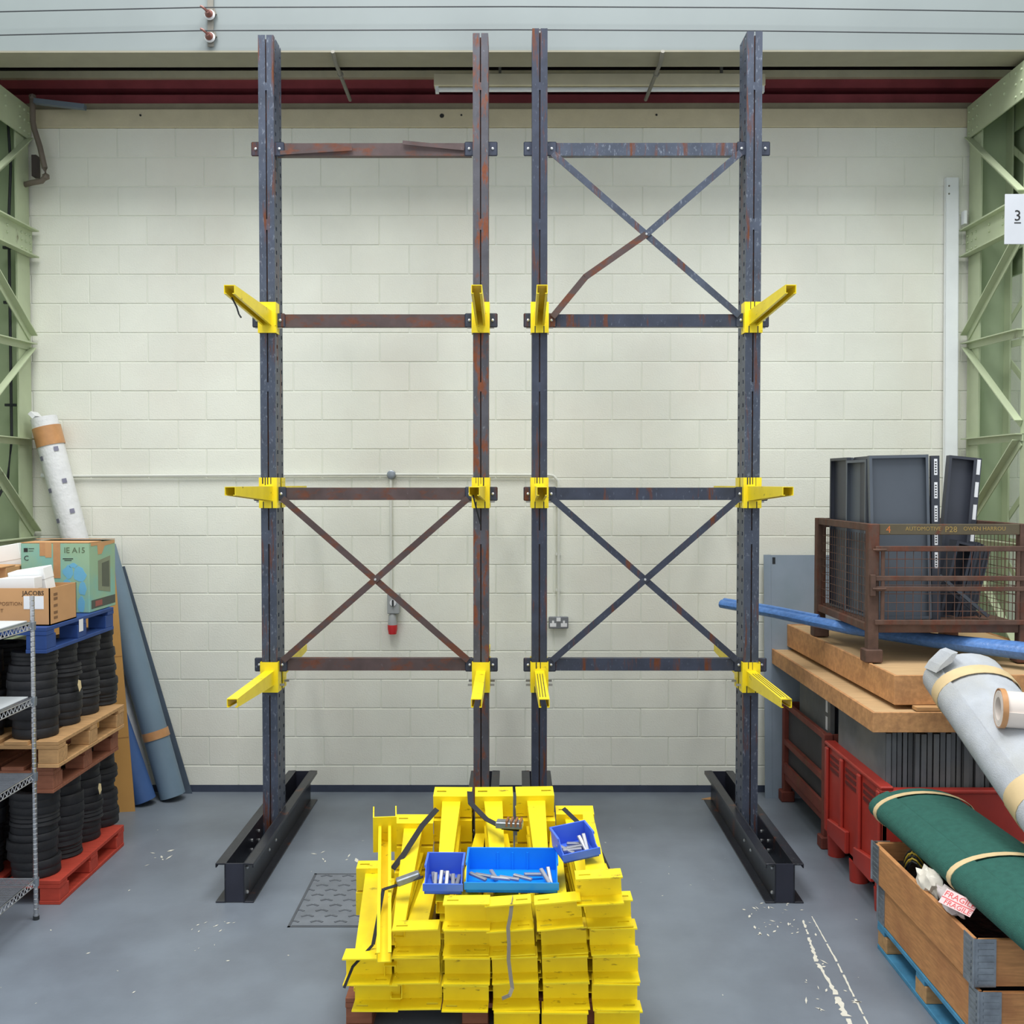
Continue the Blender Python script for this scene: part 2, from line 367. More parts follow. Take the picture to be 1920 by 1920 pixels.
for lab, z0, z1, z2 in (('upper thin conductor wire along the grey girder', 5.578, 5.605, 5.57), ('lower thin conductor wire along the grey girder', 5.423, 5.452, 5.422)):
    tag(MB().tube([(-4.6, 7.05, z0-0.02), (-3.45, 7.05, z0), (-2.1, 7.05, z1), (0, 7.05, z1+0.003), (1.6, 7.05, z1-0.006), (3.4, 7.05, z2), (4.6, 7.05, z2-0.02)], 0.0042, 6).build('conductor_wire', mat('dark_wire', (70, 74, 78), 0.5)), lab, 'wire')
for x, lab in ((-1.23, 'grey tie rod under the girder beside the left rack'), (1.0, 'grey tie rod under the girder above the crossed braces')):
    t = thing('tie_rod', lab, 'rod', (x, 7.13, 5.318))
    MB().tube([(0, -0.02, 0.018), (0, 0.02, 0.0), (0, 0.1, -0.012), (-0.012, 0.8, -0.006)], 0.014, 10).build('rod', TIE, t, smooth=True)
    MB().lathe([(0.022, -0.01), (0.022, 0.01)], 6, Matrix.Translation((0, 0.3, -0.01)) @ Matrix.Rotation(R(90), 4, 'X')).build('nut', TIE, t)
bt = thing('batten_light', 'long cream batten light fitting hung under the roof, unlit', 'light fitting', (0.63, 7.8, 5.37))
MB().box((-1.23, 0, 0.0), (1.23, 0.09, 0.09)).build('housing', CREAM, bt, bevel=0.004)
MB().tube([(-1.2, 0.03, -0.02), (1.2, 0.03, -0.02)], 0.017, 12).build('tube', WSTEEL, bt, smooth=True)
for x in (-1.22, 1.2): MB().box((x, 0.01, -0.045), (x+0.025, 0.05, 0.005)).build('lamp_holder', WSTEEL, bt)
for x in (-0.75, 0.9): MB().box((x, 0.03, 0.09), (x+0.02, 0.05, 0.5)).build('hanger', TIE, bt)
# pipe loop and strip in the left corner
pl = thing('drain_pipe', 'bent dull brown pipe hanging in the left wall corner', 'pipe', (-3.64, 7.95, 4.70))
MB().tube([(-0.10, 0.05, 0.0), (-0.02, 0, 0.0), (0.05, 0, 0.012), (0.085, 0, 0.05), (0.075, 0, 0.11), (0.04, 0, 0.27), (0.0, 0, 0.40), (-0.012, 0, 0.46), (-0.012, 0, 0.66)], 0.021, 12).build('pipe', RUSTP, pl, smooth=True)
for p in ((0.083, 0, 0.045), (-0.012, 0, 0.64)): MB().ball(p, 0.03).build('elbow', RUSTP, pl, smooth=True)
MB().box((-0.04, 0.03, 0.06), (-0.005, 0.1, 0.22)).build('bracket', mat('dark_iron', (66, 58, 56), 0.7), pl)
tag(MB().bar((-3.62, 7.92, 5.30), (-3.24, 7.92, 5.255), 0.05, 0.035, (0, 0, 1)).build('metal_strip', mat('blue_grey_metal', (110, 122, 136), 0.5, 0.2)), 'blue-grey metal strip tucked under the ceiling in the left corner', 'strip')
# dark fixing holes on the wall
for x, z, s_ in ((-0.56, 5.245, 0.018), (-0.41, 5.25, 0.008), (1.09, 5.25, 0.009), (-2.88, 5.25, 0.009)):
    MB().lathe([(s_, 0), (s_*0.6, 0.012)], 8, Matrix.Translation((x, WY-0.012, z)) @ Matrix.Rotation(R(90), 4, 'X')).build('fixing_plug', CABLE, li)

# ---------------------------------------------------------------- electrics
cd = thing('conduit_run', 'painted metal conduit running along the block wall', 'conduit', (-0.95, 8.064, 2.48))
MB().tube([(-2.7, 0, -0.005), (0, 0, 0.008)], 0.011, 10).build('pipe', COND, cd, smooth=True)
MB().tube([(0, 0, 0.008), (1.21, 0, 0.004), (1.25, 0, -0.002), (1.285, 0, -0.04), (1.29, 0, -0.09), (1.29, 0, -1.11)], 0.011, 10).build('pipe', COND, cd, smooth=True)
MB().tube([(-0.01, 0, 0), (-0.01, 0, -0.92)], 0.011, 10).build('pipe', COND, cd, smooth=True)
MB().lathe([(0.034, -0.02), (0.034, 0.018), (0.028, 0.022)], 20, Matrix.Translation((-0.005, 0, 0.005)) @ Matrix.Rotation(R(90), 4, 'X')).build('junction_box', GALV, cd, smooth=True)
for z in (-0.24, -0.62, -0.90): MB().box((1.27, -0.004, z), (1.31, 0.02, z+0.02)).build('saddle', COND, cd)
MB().tube([(-2.72, -0.0, 0.0), (-2.62, 0, 0.0)], 0.017, 10).build('coupling', WSTEEL, cd, smooth=True)
so = thing('industrial_socket', 'grey switched industrial socket with red plug on block wall', 'socket', (-0.94, 8.085, 1.41))
MB().box((-0.045, -0.075, 0), (0.05, 0, 0.155)).build('enclosure', GREYP, so, bevel=0.006)
MB().lathe([(0.026, 0), (0.024, 0.008)], 16, Matrix.Translation((0.0, -0.075, 0.085)) @ Matrix.Rotation(R(90), 4, 'X')).build('dial', LABELW, so)
MB().box((-0.006, -0.095, 0.06), (0.006, -0.08, 0.11)).build('switch_lever', CABLE, so)
MB().lathe([(0.02, 0), (0.03, -0.02), (0.036, -0.09)], 16, Matrix.Translation((-0.008, -0.045, 0.0))).build('socket_neck', GREYP, so, smooth=True)
MB().lathe([(0.038, -0.088), (0.038, -0.12), (0.03, -0.16)], 16, Matrix.Translation((-0.008, -0.045, 0.0))).build('plug', REDPL, so, smooth=True)
ds = thing('double_socket', 'metal double wall socket under the conduit drop', 'socket', (0.34, 8.088, 1.295))
MB().box((-0.073, -0.045, 0), (0.073, 0, 0.088)).build('back_box', GREYP, ds, bevel=0.006)
MB().box((-0.076, -0.05, -0.002), (0.076, -0.044, 0.09)).build('face_plate', mat('metalclad', (130, 134, 140), 0.35, 0.5), ds, bevel=0.004)
for x in (-0.042, 0.042):
    q = MB().box((x-0.024, -0.052, 0.012), (x+0.024, -0.05, 0.04)); q.box((x-0.008, -0.052, 0.04), (x+0.008, -0.05, 0.06)); q.build('outlet', LABELW, ds)
MB().box((-0.016, -0.056, 0.055), (0.016, -0.05, 0.083)).build('switch', LABELW, ds)

# ---------------------------------------------------------------- floor details
mh = MB().box((-1.22, 5.62, 0), (-0.42, 6.36, 0.003)); mh.build('cover_plate', mat('grey_cover_paint', (110, 116, 124), 0.5, var=0.15, scale=8), None)
cov = bpy.data.objects['cover_plate']; cov.name = 'floor_cover'; tag(cov, 'painted steel floor cover plate with raised studs', 'floor cover')
st = MB()
for i in range(12):
    for j in range(10):
        x = -1.19+i*0.066; y = 5.66+j*0.074
        st.bar((x, y, 0.0035), (x+0.03*((i+j) % 2*2-1), y+0.02, 0.0035), 0.014, 0.004)
st.build('studs', mat('dark_cover_studs', (88, 93, 100), 0.6, var=0.2), cov)['kind'] = 'stuff'
fr = MB()
for a, b in (((-1.24, 5.60, 0), (-0.40, 5.615, 0.002)), ((-1.24, 6.365, 0), (-0.40, 6.38, 0.002)), ((-1.24, 5.6, 0), (-1.225, 6.38, 0.002))): fr.box(a, b)
fr.build('rim', mat('dark_joint', (78, 82, 88), 0.7), cov)
def paint_strip(pts, wd, jag):
    m_ = MB(); L_ = []; Rr = []
    P_ = [Vector((p[0], p[1], 0.0012)) for p in pts]
    for i in range(len(P_)-1):
        a, b = P_[i], P_[i+1]; n = max(2, int((b-a).length/0.02)); d = (b-a).normalized(); s_ = Vector((-d.y, d.x, 0))
        for k in range(n):
            p = a+(b-a)*k/n; ww = wd[i]+(wd[i+1]-wd[i])*k/n
            L_.append(p+s_*ww*random.uniform(1-jag, 1)); Rr.append(p-s_*ww*random.uniform(1-jag, 1))
    for i in range(len(L_)-1):
        if random.random() < 0.08: continue
        m_.poly([L_[i], L_[i+1], Rr[i+1], Rr[i]])
    o = m_.build('paint_mark', MARKP, fl); o['kind'] = 'stuff'; return o
paint_strip([(1.60, 5.72), (1.53, 5.2), (1.52, 4.82), (1.51, 4.70), (1.50, 4.5)], [0.006, 0.016, 0.018, 0.03, 0.012], 0.8)
paint_strip([(1.66, 5.75), (1.63, 5.2), (1.58, 4.6), (1.52, 4.1)], [0.004, 0.007, 0.006, 0.007], 0.6)
def fleck(pts, sz, n):
    m_ = MB()
    for _ in range(n):
        x = random.uniform(pts[0], pts[1]); y = random.uniform(pts[2], pts[3]); a = random.random()*3.1; l_ = sz*random.uniform(0.4, 1.6); t_ = l_*random.uniform(0.15, 0.5)
        m_.poly([(x+l_*math.cos(a+q)*(1 if k % 2 == 0 else t_/l_), y+l_*math.sin(a+q)*(1 if k % 2 == 0 else t_/l_)*1.5, 0.0018) for k, q in enumerate((0, 1.57, 3.14, 4.71))])
    o = m_.build('paint_fleck', MARKP, fl); o['kind'] = 'stuff'
fleck((1.3, 1.65, 5.5, 5.95), 0.010, 40); fleck((1.35, 1.6, 4.4, 5.2), 0.016, 18); fleck((-1.75, -1.45, 5.3, 5.7), 0.008, 14)
fleck((-3.0, 2.0, 4.3, 7.3), 0.007, 55); fleck((-2.4, -2.2, 6.5, 6.8), 0.02, 7); fleck((-1.4, -1.0, 6.5, 6.8), 0.022, 7)
tag(MB().prism([(1.43, 7.9), (1.56, 7.84), (1.57, 7.98)], 2, 0.001, 0.006).build('cardboard_scrap', CARD), 'small triangular cardboard scrap on the floor by the wall', 'scrap')

# ================================================================ CANTILEVER ARM (shared meshes)
def arm_meshes():
    def me(b, bevel=0.0, nm='m', mm=YEL):
        if bevel: bmesh.ops.bevel(b.bm, geom=[e for e in b.bm.edges if e.calc_face_angle(0) > 0.5], offset=bevel, segments=1, affect='EDGES')
        bmesh.ops.recalc_face_normals(b.bm, faces=b.bm.faces)
        m_ = bpy.data.meshes.new(nm); b.bm.to_mesh(m_); b.bm.free(); m_.materials.append(mm); return m_
    # bracket: saddle channel, flanges towards -X, each with a real pin slot
    b = MB(); T = 0.006
    b.box((0, -0.059, -0.143), (T, 0.059, 0.057))
    for s_ in (-1, 1):
        y0, y1 = sorted((s_*0.059, s_*(0.059-T)))
        x0, x1 = -0.095, 0.0; sx0, sx1 = -0.056, -0.042; z0, z1 = -0.143, 0.057; sz0, sz1 = -0.128, -0.078
        b.box((x0, y0, z0), (sx0, y1, z1)); b.box((sx1, y0, z0), (x1, y1, z1))
        b.box((sx0, y0, z0), (sx1, y1, sz0)); b.box((sx0, y0, sz1), (sx1, y1, z1))
    br = me(b, 0, 'bracket')
    # tapered open-bottomed body
    b = MB(); t = 0.004; Lx = 0.89
    def side(y0, y1): b.prism([(T, 0), (Lx, 0), (Lx, -0.05), (T, -0.095)], 1, y0, y1)
    side(-0.031, -0.031+t); side(0.031-t, 0.031)
    b.box((T, -0.031+t, -t), (Lx, 0.031-t, 0))
    for s_ in (-1, 1):
        y0, y1 = sorted((s_*(0.031-t), s_*0.017))
        b.prism([(T, -0.095), (Lx, -0.05), (Lx, -0.05+t), (T, -0.095+t)], 1, y0, y1)
    bo = me(b, 0, 'body')
    return br, bo
ARM_BR, ARM_BO = arm_meshes()
def arm_parts(parent):
    a = link('bracket', ARM_BR, None, parent); b = link('arm_body', ARM_BO, None, parent); return a, b

# ================================================================ RACKS
def upright_mesh(h, patches, m, parent, x, y0):
    """box upright 0.10 x 0.22, pierced sides, grooved front and back"""
    b = MB(); t = 0.004; w = 0.05; D = 0.22
    for s_ in (-1, 1):
        xa, xb = sorted((s_*w, s_*(w-t)))
        cols = [(0.0, 0.042), (0.068, 0.172), (0.198, D)]
        for ya, yb in cols: b.box((xa, ya, 0), (xb, yb, h))
        for ya, yb in ((0.042, 0.068), (0.172, 0.198)):
            z = 0.0
            while z < h:
                z2 = min(h, z+0.052); b.box((xa, ya, z), (xb, yb, z2)); z += 0.077
    for ya, yb in ((0, t), (D-t, D)):
        for s_ in (-1, 1):
            xa, xb = sorted((s_*(w-t), s_*0.0045)); b.box((xa, ya, 0), (xb, yb, h))
    for z0, z1 in patches: b.box((-0.0045, 0, z0), (0.0045, t, z1))
    o = b.build('upright', m, parent); o.location = (x, y0, 0.02)
    # inner liner so that the groove reads as a gap onto steel
    MB().box((-0.03, 0.018, 0), (0.03, 0.022, h-0.02)).build('groove_liner', STEELD, o)
    return o
def base_beam(parent, x):
    b = thing('tmp', 'x', 'x'); bpy.data.objects.remove(b)
    o = MB()
    for s_ in (-1, 1):
        def bx(x0, x1, z0, z1): o.box((min(s_*x0, s_*x1), -0.89, z0), (max(s_*x0, s_*x1), 1.05, z1))
        bx(0.05, 0.058, 0, 0.23); bx(0.058, 0.11, 0, 0.009); bx(0.058, 0.11, 0.221, 0.23); bx(0.103, 0.11, 0.205, 0.222)
    bo = o.build('base_beam', BASE, parent, bevel=0.0015); bo.location = (x, 6.82, 0)
    MB().box((-0.05, -0.888, 0.005), (0.05, -0.88, 0.228)).build('end_plate', mat('end_plate_paint', (48, 50, 62), 0.35, 0.1, var=0.15, rust=0.03), bo)
    MB().box((-0.05, 1.04, 0.005), (0.05, 1.048, 0.228)).build('end_plate', MATS['end_plate_paint'], bo)
    MB().box((-0.05, -0.09, 0.0), (0.05, -0.006, 0.012)).build('spacer', BASE, bo)
    bb = [(-0.84, 0.19), (-0.84, 0.045), (-0.30, 0.16), (-0.30, 0.10), (-0.12, 0.16), (-0.12, 0.10), (0.95, 0.19)]
    for s_ in (-1, 1):
        for y, z in bb:
            MB().lathe([(0.011, 0), (0.011, 0.006), (0.006, 0.010)], 6, Matrix.Translation((s_*0.058, y, z)) @ Matrix.Rotation(R(90)*s_, 4, 'Y')).build('bolt', BOLT, bo)
            if y in (-0.12, -0.30): MB().lathe([(0.010, 0), (0.010, 0.008)], 6, Matrix.Translation((s_*0.05, y, z)) @ Matrix.Rotation(-R(90)*s_, 4, 'Y')).build('bolt', BOLT, bo)
    return bo
def rack(label, xs, mats, hts, braces, diags, patches, bent=False):
    t = thing('cantilever_rack', label, 'storage rack', (0, 0, 0))
    for x, m, h, pt in zip(xs, mats, hts, patches):
        base_beam(t, x); u = upright_mesh(h-0.02, pt, m, t, x, 6.82)
        for z in (4.60, 3.487, 2.35, 1.22):   # tab plates
            tb = MB().box((-0.105, 0.026, -0.046), (0.11, 0.034, 0.046))
            tbm = tb.build('tab_plate', STEELB, t, bevel=0.006); tbm.location = (x, 6.82+0.0, z)
            # plate passes behind the front face: keep only the ears
            for sx in (-0.075, 0.078):
                MB().lathe([(0.009, 0), (0.009, 0.006), (0.004, 0.009)], 8, Matrix.Translation((sx, 0.026, 0)) @ Matrix.Rotation(R(90), 4, 'X')).build('bolt', BOLT, tbm)
    for z, m in zip((4.60, 3.487, 2.35, 1.22), braces):
        b = MB(); xa, xb = xs[0]+0.06, xs[1]-0.06
        b.box((xa, 0.036, -0.041), (xb, 0.040, 0.041)); b.box((xa, 0.040, -0.041), (xb, 0.085, -0.037)); b.box((xa, 0.040, 0.037), (xb, 0.085, 0.041))
        b.build('horizontal_brace', m, t).location = (0, 6.82, z)
    for (za, zb, m1, m2) in diags:
        xa, xb = xs[0]+0.085, xs[1]-0.085; y = 6.82
        MB().bar((xa, y+0.022, za-0.03), (xb, y+0.022, zb+0.03), 0.006, 0.042, (0, 0, 1)).build('diagonal_brace', m1, t)
        if bent and za > 4:
            xm, zm = (xa+xb)/2, (za+zb)/2
            MB().bar((xb, y+0.014, za-0.03), (xm, y+0.014, zm), 0.006, 0.042, (0, 0, 1)).build('diagonal_brace', m1, t)
            b = MB(); kx, kz = xa+0.21, zb+0.27
            b.bar((xm, y+0.014, zm), (kx, y-0.03, kz), 0.006, 0.042, (0, 0, 1)); b.bar((kx+0.006, y-0.03, kz+0.006), (xa, y+0.014, zb+0.02), 0.006, 0.042, (0, 0, 1))
            b.build('bent_diagonal_brace', m2, t)
        else:
            MB().bar((xb, y+0.015, za-0.03), (xa, y+0.015, zb+0.03), 0.006, 0.042, (0, 0, 1)).build('diagonal_brace', m2, t)
        MB().lathe([(0.010, 0), (0.006, 0.006)], 8, Matrix.Translation(((xa+xb)/2, y+0.011, (za+zb)/2)) @ Matrix.Rotation(R(90), 4, 'X')).build('rivet', BOLT, t)
    # arms, front and rear
    for xi, x in enumerate(xs):
        for zi, z in enumerate((3.543, 2.40, 1.186)):
            dz = 0
            for rear in ((0, 1) if zi else (0,)):
                a = bpy.data.objects.new('arm', ARM_BO); C.objects.link(a); a.parent = t
                yaw = random.uniform(-0.6, 0.6)
                a.location = (x, 6.815-0.006 if not rear else 7.046, z+dz)
                a.rotation_euler = (0, 0, R(-90+yaw) if not rear else R(90+yaw))
                link('bracket', ARM_BR, None, a)
                if not rear and (zi == 1 or (zi != 1 and x > 0)):
                    bnd = MB()
                    for yy in ((-0.032, -0.016, 0.0, 0.02) if zi == 1 else (-0.02, 0.006)): bnd.box((0.006, yy-0.0025+random.uniform(-0.003, 0.003), 0.002+random.uniform(0, 0.02)), (0.0075, yy+0.0025, 0.0575))
                    for yy in (-0.03, 0.028): bnd.box((0.006, yy-0.003, -0.143), (0.008, yy+0.003, -0.10))
                    bnd.build('tie_band', CABLE, a)
                p = MB()
                p.box((-0.052, -0.088, -0.108), (-0.041, 0.088, -0.094)); p.build('pin', PINM, a)
    return t
PT = [(1.0, 1.06), (2.0, 2.09), (3.0, 3.06), (4.05, 4.12), (4.95, 5.0)]
rkL = rack('two-post cantilever rack with rusty inner post and one crossed brace low down', (-1.615, -0.222), (STEEL, STEELR), (5.325, 5.335),
     (STEELD, STEELD, STEELD, STEELD), [(2.35, 1.22, STEELD, STEELD)], (PT, PT))
rkR = rack('two-post cantilever rack with two crossed braces, the upper one bent', (0.163, 1.555), (STEELB, STEEL), (5.365, 5.345),
     (STEEL, STEELB, STEELB, STEELB), [(4.60, 3.487, STEEL, STEELD), (2.35, 1.22, STEELB, STEELB)], (PT, PT), True)
# folded brace strips on the left rack's top rail
MB().bar((-1.53, 6.845, 4.575), (-1.06, 6.84, 4.60), 0.006, 0.026).build('loose_brace_strip', STEELD, rkL)
MB().bar((-0.73, 6.835, 4.638), (-0.33, 6.845, 4.602), 0.006, 0.026).build('loose_brace_strip', STEELD, rkL)
# dark graphite stripes and tie ends on the arms
for rk, x in ((rkR, 0.163), (rkR, 1.555)):
    for dx in (-0.016, 0.0, 0.016):
        MB().box((x+dx-0.002, 5.97, 1.1865), (x+dx+0.002, 6.70, 1.1875)).build('rubber_strip', STRAP, rk)
for rk, p in ((rkL, [(-1.63, 6.02, 3.49), (-1.61, 6.05, 3.44), (-1.60, 6.06, 3.40), (-1.585, 6.05, 3.38)]), (rkL, [(-0.24, 6.0, 2.35), (-0.22, 6.05, 2.26), (-0.20, 6.1, 2.18)])):
    MB().tube(p, 0.005, 6).build('cable_tie', CABLE, rk)

# ================================================================ PALLETS
def pallet(name, label, loc, W_, D_, H_, m, mb=None, label_m=None, rz=0):
    """W along X, D along Y; 7 deck boards across, 9 blocks, 3 runners"""
    mb = mb or m
    t = thing(name, label, 'pallet', loc, (0, 0, rz)); n = 7; bw = W_/n*0.78
    for i in range(n):
        x = i*(W_-bw)/(n-1); MB().box((x, 0, H_-0.022), (x+bw, D_, H_)).build('deck_board', m, t, bevel=0.002)
    for j in range(3):
        y = j*(D_-0.10)/2; MB().box((0, y, H_-0.044), (W_, y+0.10, H_-0.0225)).build('cross_board', m, t)
    for i in range(3):
        x = i*(W_-0.12)/2
        MB().box((x, 0, 0), (x+0.12, D_, 0.022)).build('runner', m, t, bevel=0.002)
        for j in range(3):
            y = j*(D_-0.13)/2; MB().box((x+0.002, y+0.002, 0.0225), (x+0.118, y+0.128, H_-0.0445)).build('block', mb, t, bevel=0.003)
    return t

# ================================================================ LEFT STACK
pallet('pallet', 'red painted pallet on the floor under the black coils', (-3.80, 5.90, 0), 1.19, 0.98, 0.14, REDW)
pallet('pallet', 'red-brown wooden pallet under the bare wood pallet', (-3.79, 5.90, 0.645), 1.15, 0.98, 0.15, RBRW)
pallet('pallet', 'bare wood pallet carrying the upper black coils', (-3.79, 5.88, 0.797), 1.19, 1.0, 0.152, WOOD)
bpl = pallet('pallet', 'blue painted pallet on top of the black coils', (-3.80, 5.88, 1.452), 1.14, 0.99, 0.148, BLUEW)
MB().box((1.1405, 0.44, 0.06), (1.1415, 0.50, 0.135)).build('paper_label', LABELW, bpl)
def coil_mesh(r, h, sx, sy):
    b = MB(); pf = []; n = random.choice((2, 3))
    for i in range(n):
        z0 = h*i/n; z1 = h*(i+1)/n; q = r*random.uniform(0.94, 1.0)
        pf += [(q*0.965, z0), (q, z0+0.008), (q*random.uniform(0.97, 1.0), z1-0.008), (q*0.965, z1)]
    inn = r*0.55
    pf = [(inn, 0)]+pf+[(inn, h)]
    b.lathe(pf, 22, None, sx, sy, closed=True)
    bmesh.ops.recalc_face_normals(b.bm, faces=b.bm.faces)
    me = bpy.data.meshes.new('rubber_coil'); b.bm.to_mesh(me); b.bm.free(); me.materials.append(BLACK)
    for p in me.polygons: p.use_smooth = True
    me.set_sharp_from_angle(angle=R(40)); return me
HS = [0.075, 0.125, 0.11, 0.10, 0.086]
CM = {h: [coil_mesh(r_, h, random.uniform(0.97, 1.04), random.uniform(0.94, 1.0)) for r_ in (0.128, 0.138, 0.147)] for h in HS}
LAY = ['bottom', 'second up', 'middle', 'fourth up', 'topmost']
STK = ['stack beside the shelving post', 'second stack from the shelving post', 'third stack from the shelving post', 'stack next to the tan board', 'inner stack behind the wire shelves', 'inner stack at the middle', 'innermost stack behind the wire shelves']
for z0, lab, grp in ((0.142, 'on the red pallet', 'lower coils'), (0.951, 'on the bare wood pallet', 'upper coils')):
    cols = [(-2.805, 6.03), (-2.80, 6.335), (-2.80, 6.63), (-2.80, 6.91)]
    cols += [(-3.12, 6.03), (-3.12, 6.34), (-3.43, 6.03)]
    for ci, (cx, cy) in enumerate(cols):
        z = z0; hs = HS[:]; random.shuffle(hs)
        for hi, h in enumerate(hs):
            o = link('rubber_coil', random.choice(CM[h]), None, None, (cx+random.uniform(-0.018, 0.008), cy+random.uniform(-0.006, 0.006), z))
            o.rotation_euler.z = random.choice((0, math.pi))
            tag(o, 'black coil, %s, %s, %s' % (LAY[hi], STK[ci], lab), 'rubber coil', grp); z += h
TAGM = mat('cream_tag', (226, 206, 160), 0.8)
for o in [q for q in bpy.data.objects if q.name.startswith('rubber_coil')]:
    if ('middle, second stack' in o['label'] and 'wood' in o['label']) or ('fourth up, third' in o['label'] and 'red' in o['label']):
        o.rotation_euler.z = 0
        MB().prism([(0.0, 0), (0.03, -0.01), (0.04, -0.055), (0.01, -0.075), (-0.012, -0.03)], 0, 0.150, 0.152).build('paper_tag', TAGM, o).location = (0.004, -0.06, 0.08)
# green printed carton
gb = thing('printed_carton', 'green printed carton with a blue world map and brown tape', 'box', (-3.11, 6.53, 1.602), (0, 0, 0))
MB().box((0, 0, 0), (0.43, 0.43, 0.44)).build('carton', GBOX, gb, bevel=0.004)
fb = MB(); fb.box((0.0, 0.0, 0.441), (0.43, 0.2, 0.445)); fb.build('flap', CARD, gb); 
fb = MB(); fb.bar((0.02, 0.42, 0.442), (0.02, 0.21, 0.455), 0.0, 0.0); fb.bm.free()
MB().prism([(0.43, 0.443), (0.215, 0.455), (0.215, 0.459), (0.43, 0.447)], 0, 0.0, 0.43).build('flap', CARD, gb)
MB().box((0.205, -0.0015, 0.22), (0.25, 0.0, 0.446)).build('tape_strip', TAPE, gb); MB().box((0.12, -0.0012, 0.36), (0.155, 0.0, 0.446)).build('tape_strip', TAPE, gb)
MB().box((0.155, -0.0012, 0.35), (0.195, 0.0, 0.446)).build('tape_strip', CARD, gb)
mb = MB()
random.seed(3)
for cx, cz, rx, rz in ((0.30, 0.26, 0.04, 0.05), (0.37, 0.24, 0.05, 0.06), (0.39, 0.15, 0.03, 0.05), (0.29, 0.19, 0.03, 0.03), (0.38, 0.05, 0.03, 0.06), (0.33, 0.30, 0.03, 0.02)):
    pts = [(cx+rx*random.uniform(0.6, 1)*math.cos(t), cz+rz*random.uniform(0.6, 1)*math.sin(t)) for t in [6.283*k/11 for k in range(11)]]
    pts = [(min(p[0], 0.428), max(p[1], 0.005)) for p in pts]
    mb.prism(pts, 1, -0.0008, 0.0)
mb.build('world_map_print', mat('sky_blue_print', (110, 176, 208), 0.7, var=0.06), gb)
pm = MB(); pm.box((0.02, -0.0014, 0.385), (0.045, 0, 0.41)); pm.box((0.05, -0.0014, 0.404), (0.085, 0, 0.408)); pm.box((0.05, -0.0014, 0.39), (0.08, 0, 0.393)); pm.box((0.265, -0.0014, 0.34), (0.33, 0, 0.345)); pm.box((0.275, -0.0014, 0.33), (0.32, 0, 0.334))
pm.build('print', PRINT, gb)
text('print_lettering', 'IE A15', 0.05, mat('dark_green_print', (96, 110, 84), 0.8), gb, Matrix.Translation((0.34, -0.001, 0.395)) @ FRONT)
text('print_lettering', 'C', 0.045, PRINT, gb, Matrix.Translation((0.035, -0.001, 0.345)) @ FRONT)
sd = Matrix(((0,0,1,0),(1,0,0,0),(0,1,0,0),(0,0,0,1)))   # plane facing +X
MB().prism([(0.14, 0.13), (0.34, 0.10), (0.34, 0.34), (0.14, 0.32)], 0, 0.43, 0.4312).build('picture_print', mat('grey_green_print', (128, 136, 112), 0.6), gb)
MB().prism([(0.20, 0.15), (0.32, 0.135), (0.32, 0.31), (0.20, 0.30)], 0, 0.4312, 0.432).build('picture_print', mat('dark_olive_print', (86, 92, 78), 0.6), gb)
MB().prism([(0.03, 0.02), (0.42, 0.02), (0.42, 0.075), (0.03, 0.075)], 0, 0.43, 0.4312).build('print_band', mat('dark_band_print', (74, 80, 72), 0.6), gb)
MB().prism([(0.09, 0.03), (0.2, 0.03), (0.2, 0.065), (0.09, 0.065)], 0, 0.4312, 0.432).build('print_band', mat('red_band_print', (150, 82, 74), 0.6), gb)
MB().prism([(0.03, 0.44), (0.42, 0.44), (0.42, 0.42), (0.25, 0.41), (0.2, 0.36), (0.14, 0.36), (0.13, 0.42), (0.03, 0.42)], 0, 0.43, 0.4312).build('torn_patch', CARD, gb)
# open brown carton with white boxes
oc = thing('open_carton', 'open brown carton with white label overhanging the wire shelf', 'box', (-3.27, 5.95, 1.602))
b = MB(); Wc, Dc, Hc = 0.60, 0.36, 0.215
b.box((0, 0, 0), (Wc, Dc, 0.006)); b.box((0, 0, 0), (Wc, 0.006, Hc)); b.box((0, Dc-0.006, 0), (Wc, Dc, Hc)); b.box((0, 0, 0), (0.006, Dc, Hc)); b.box((Wc-0.006, 0, 0), (Wc, Dc, Hc))
b.build('carton', CARD, oc)
MB().box((0.45, -0.0015, 0.095), (0.565, 0, 0.17)).build('paper_label', LABELW, oc)
text('print_lettering', 'JACOBS', 0.036, PRINT, oc, Matrix.Translation((0.505, -0.001, 0.186)) @ FRONT)
text('print_lettering', 'POSITION', 0.03, BPRINT, oc, Matrix.Translation((0.375, -0.001, 0.125)) @ FRONT)
text('print_lettering', 'NOT', 0.03, BPRINT, oc, Matrix.Translation((0.30, -0.001, 0.085)) @ FRONT)
pm = MB()
for z in (0.03, 0.06, 0.10, 0.14, 0.165): pm.box((Wc, 0.05, z), (Wc+0.001, 0.10, z+0.016))
pm.build('print', BPRINT, oc)
def simple_box(name, lab, loc, dims, rot, m, lid=True):
    t = thing(name, lab, 'box', loc, rot)
    MB().box((0, 0, 0), dims).build('carton', m, t, bevel=0.003)
    MB().box((-0.002, -0.002, dims[2]*0.72), (dims[0]+0.002, dims[1]+0.002, dims[2]+0.002)).build('lid', m, t, bevel=0.003)
    return t
simple_box('white_box', 'tall white box tilted inside the open brown carton', (-2.985, 6.02, 1.62), (0.20, 0.10, 0.245), (0, R(-2), 0), WHITE)
simple_box('white_box', 'white box tilted behind the other one in the open brown carton', (-2.96, 6.15, 1.64), (0.21, 0.12, 0.25), (R(4), R(-9), 0), WHITE)
simple_box('white_box', 'small white box lying low at the left of the open brown carton', (-3.10, 6.08, 1.62), (0.10, 0.08, 0.20), (0, R(4), 0), WHITE)
ob = thing('brown_carton', 'brown carton with open flap beside the green printed carton', 'box', (-3.50, 6.36, 1.602))
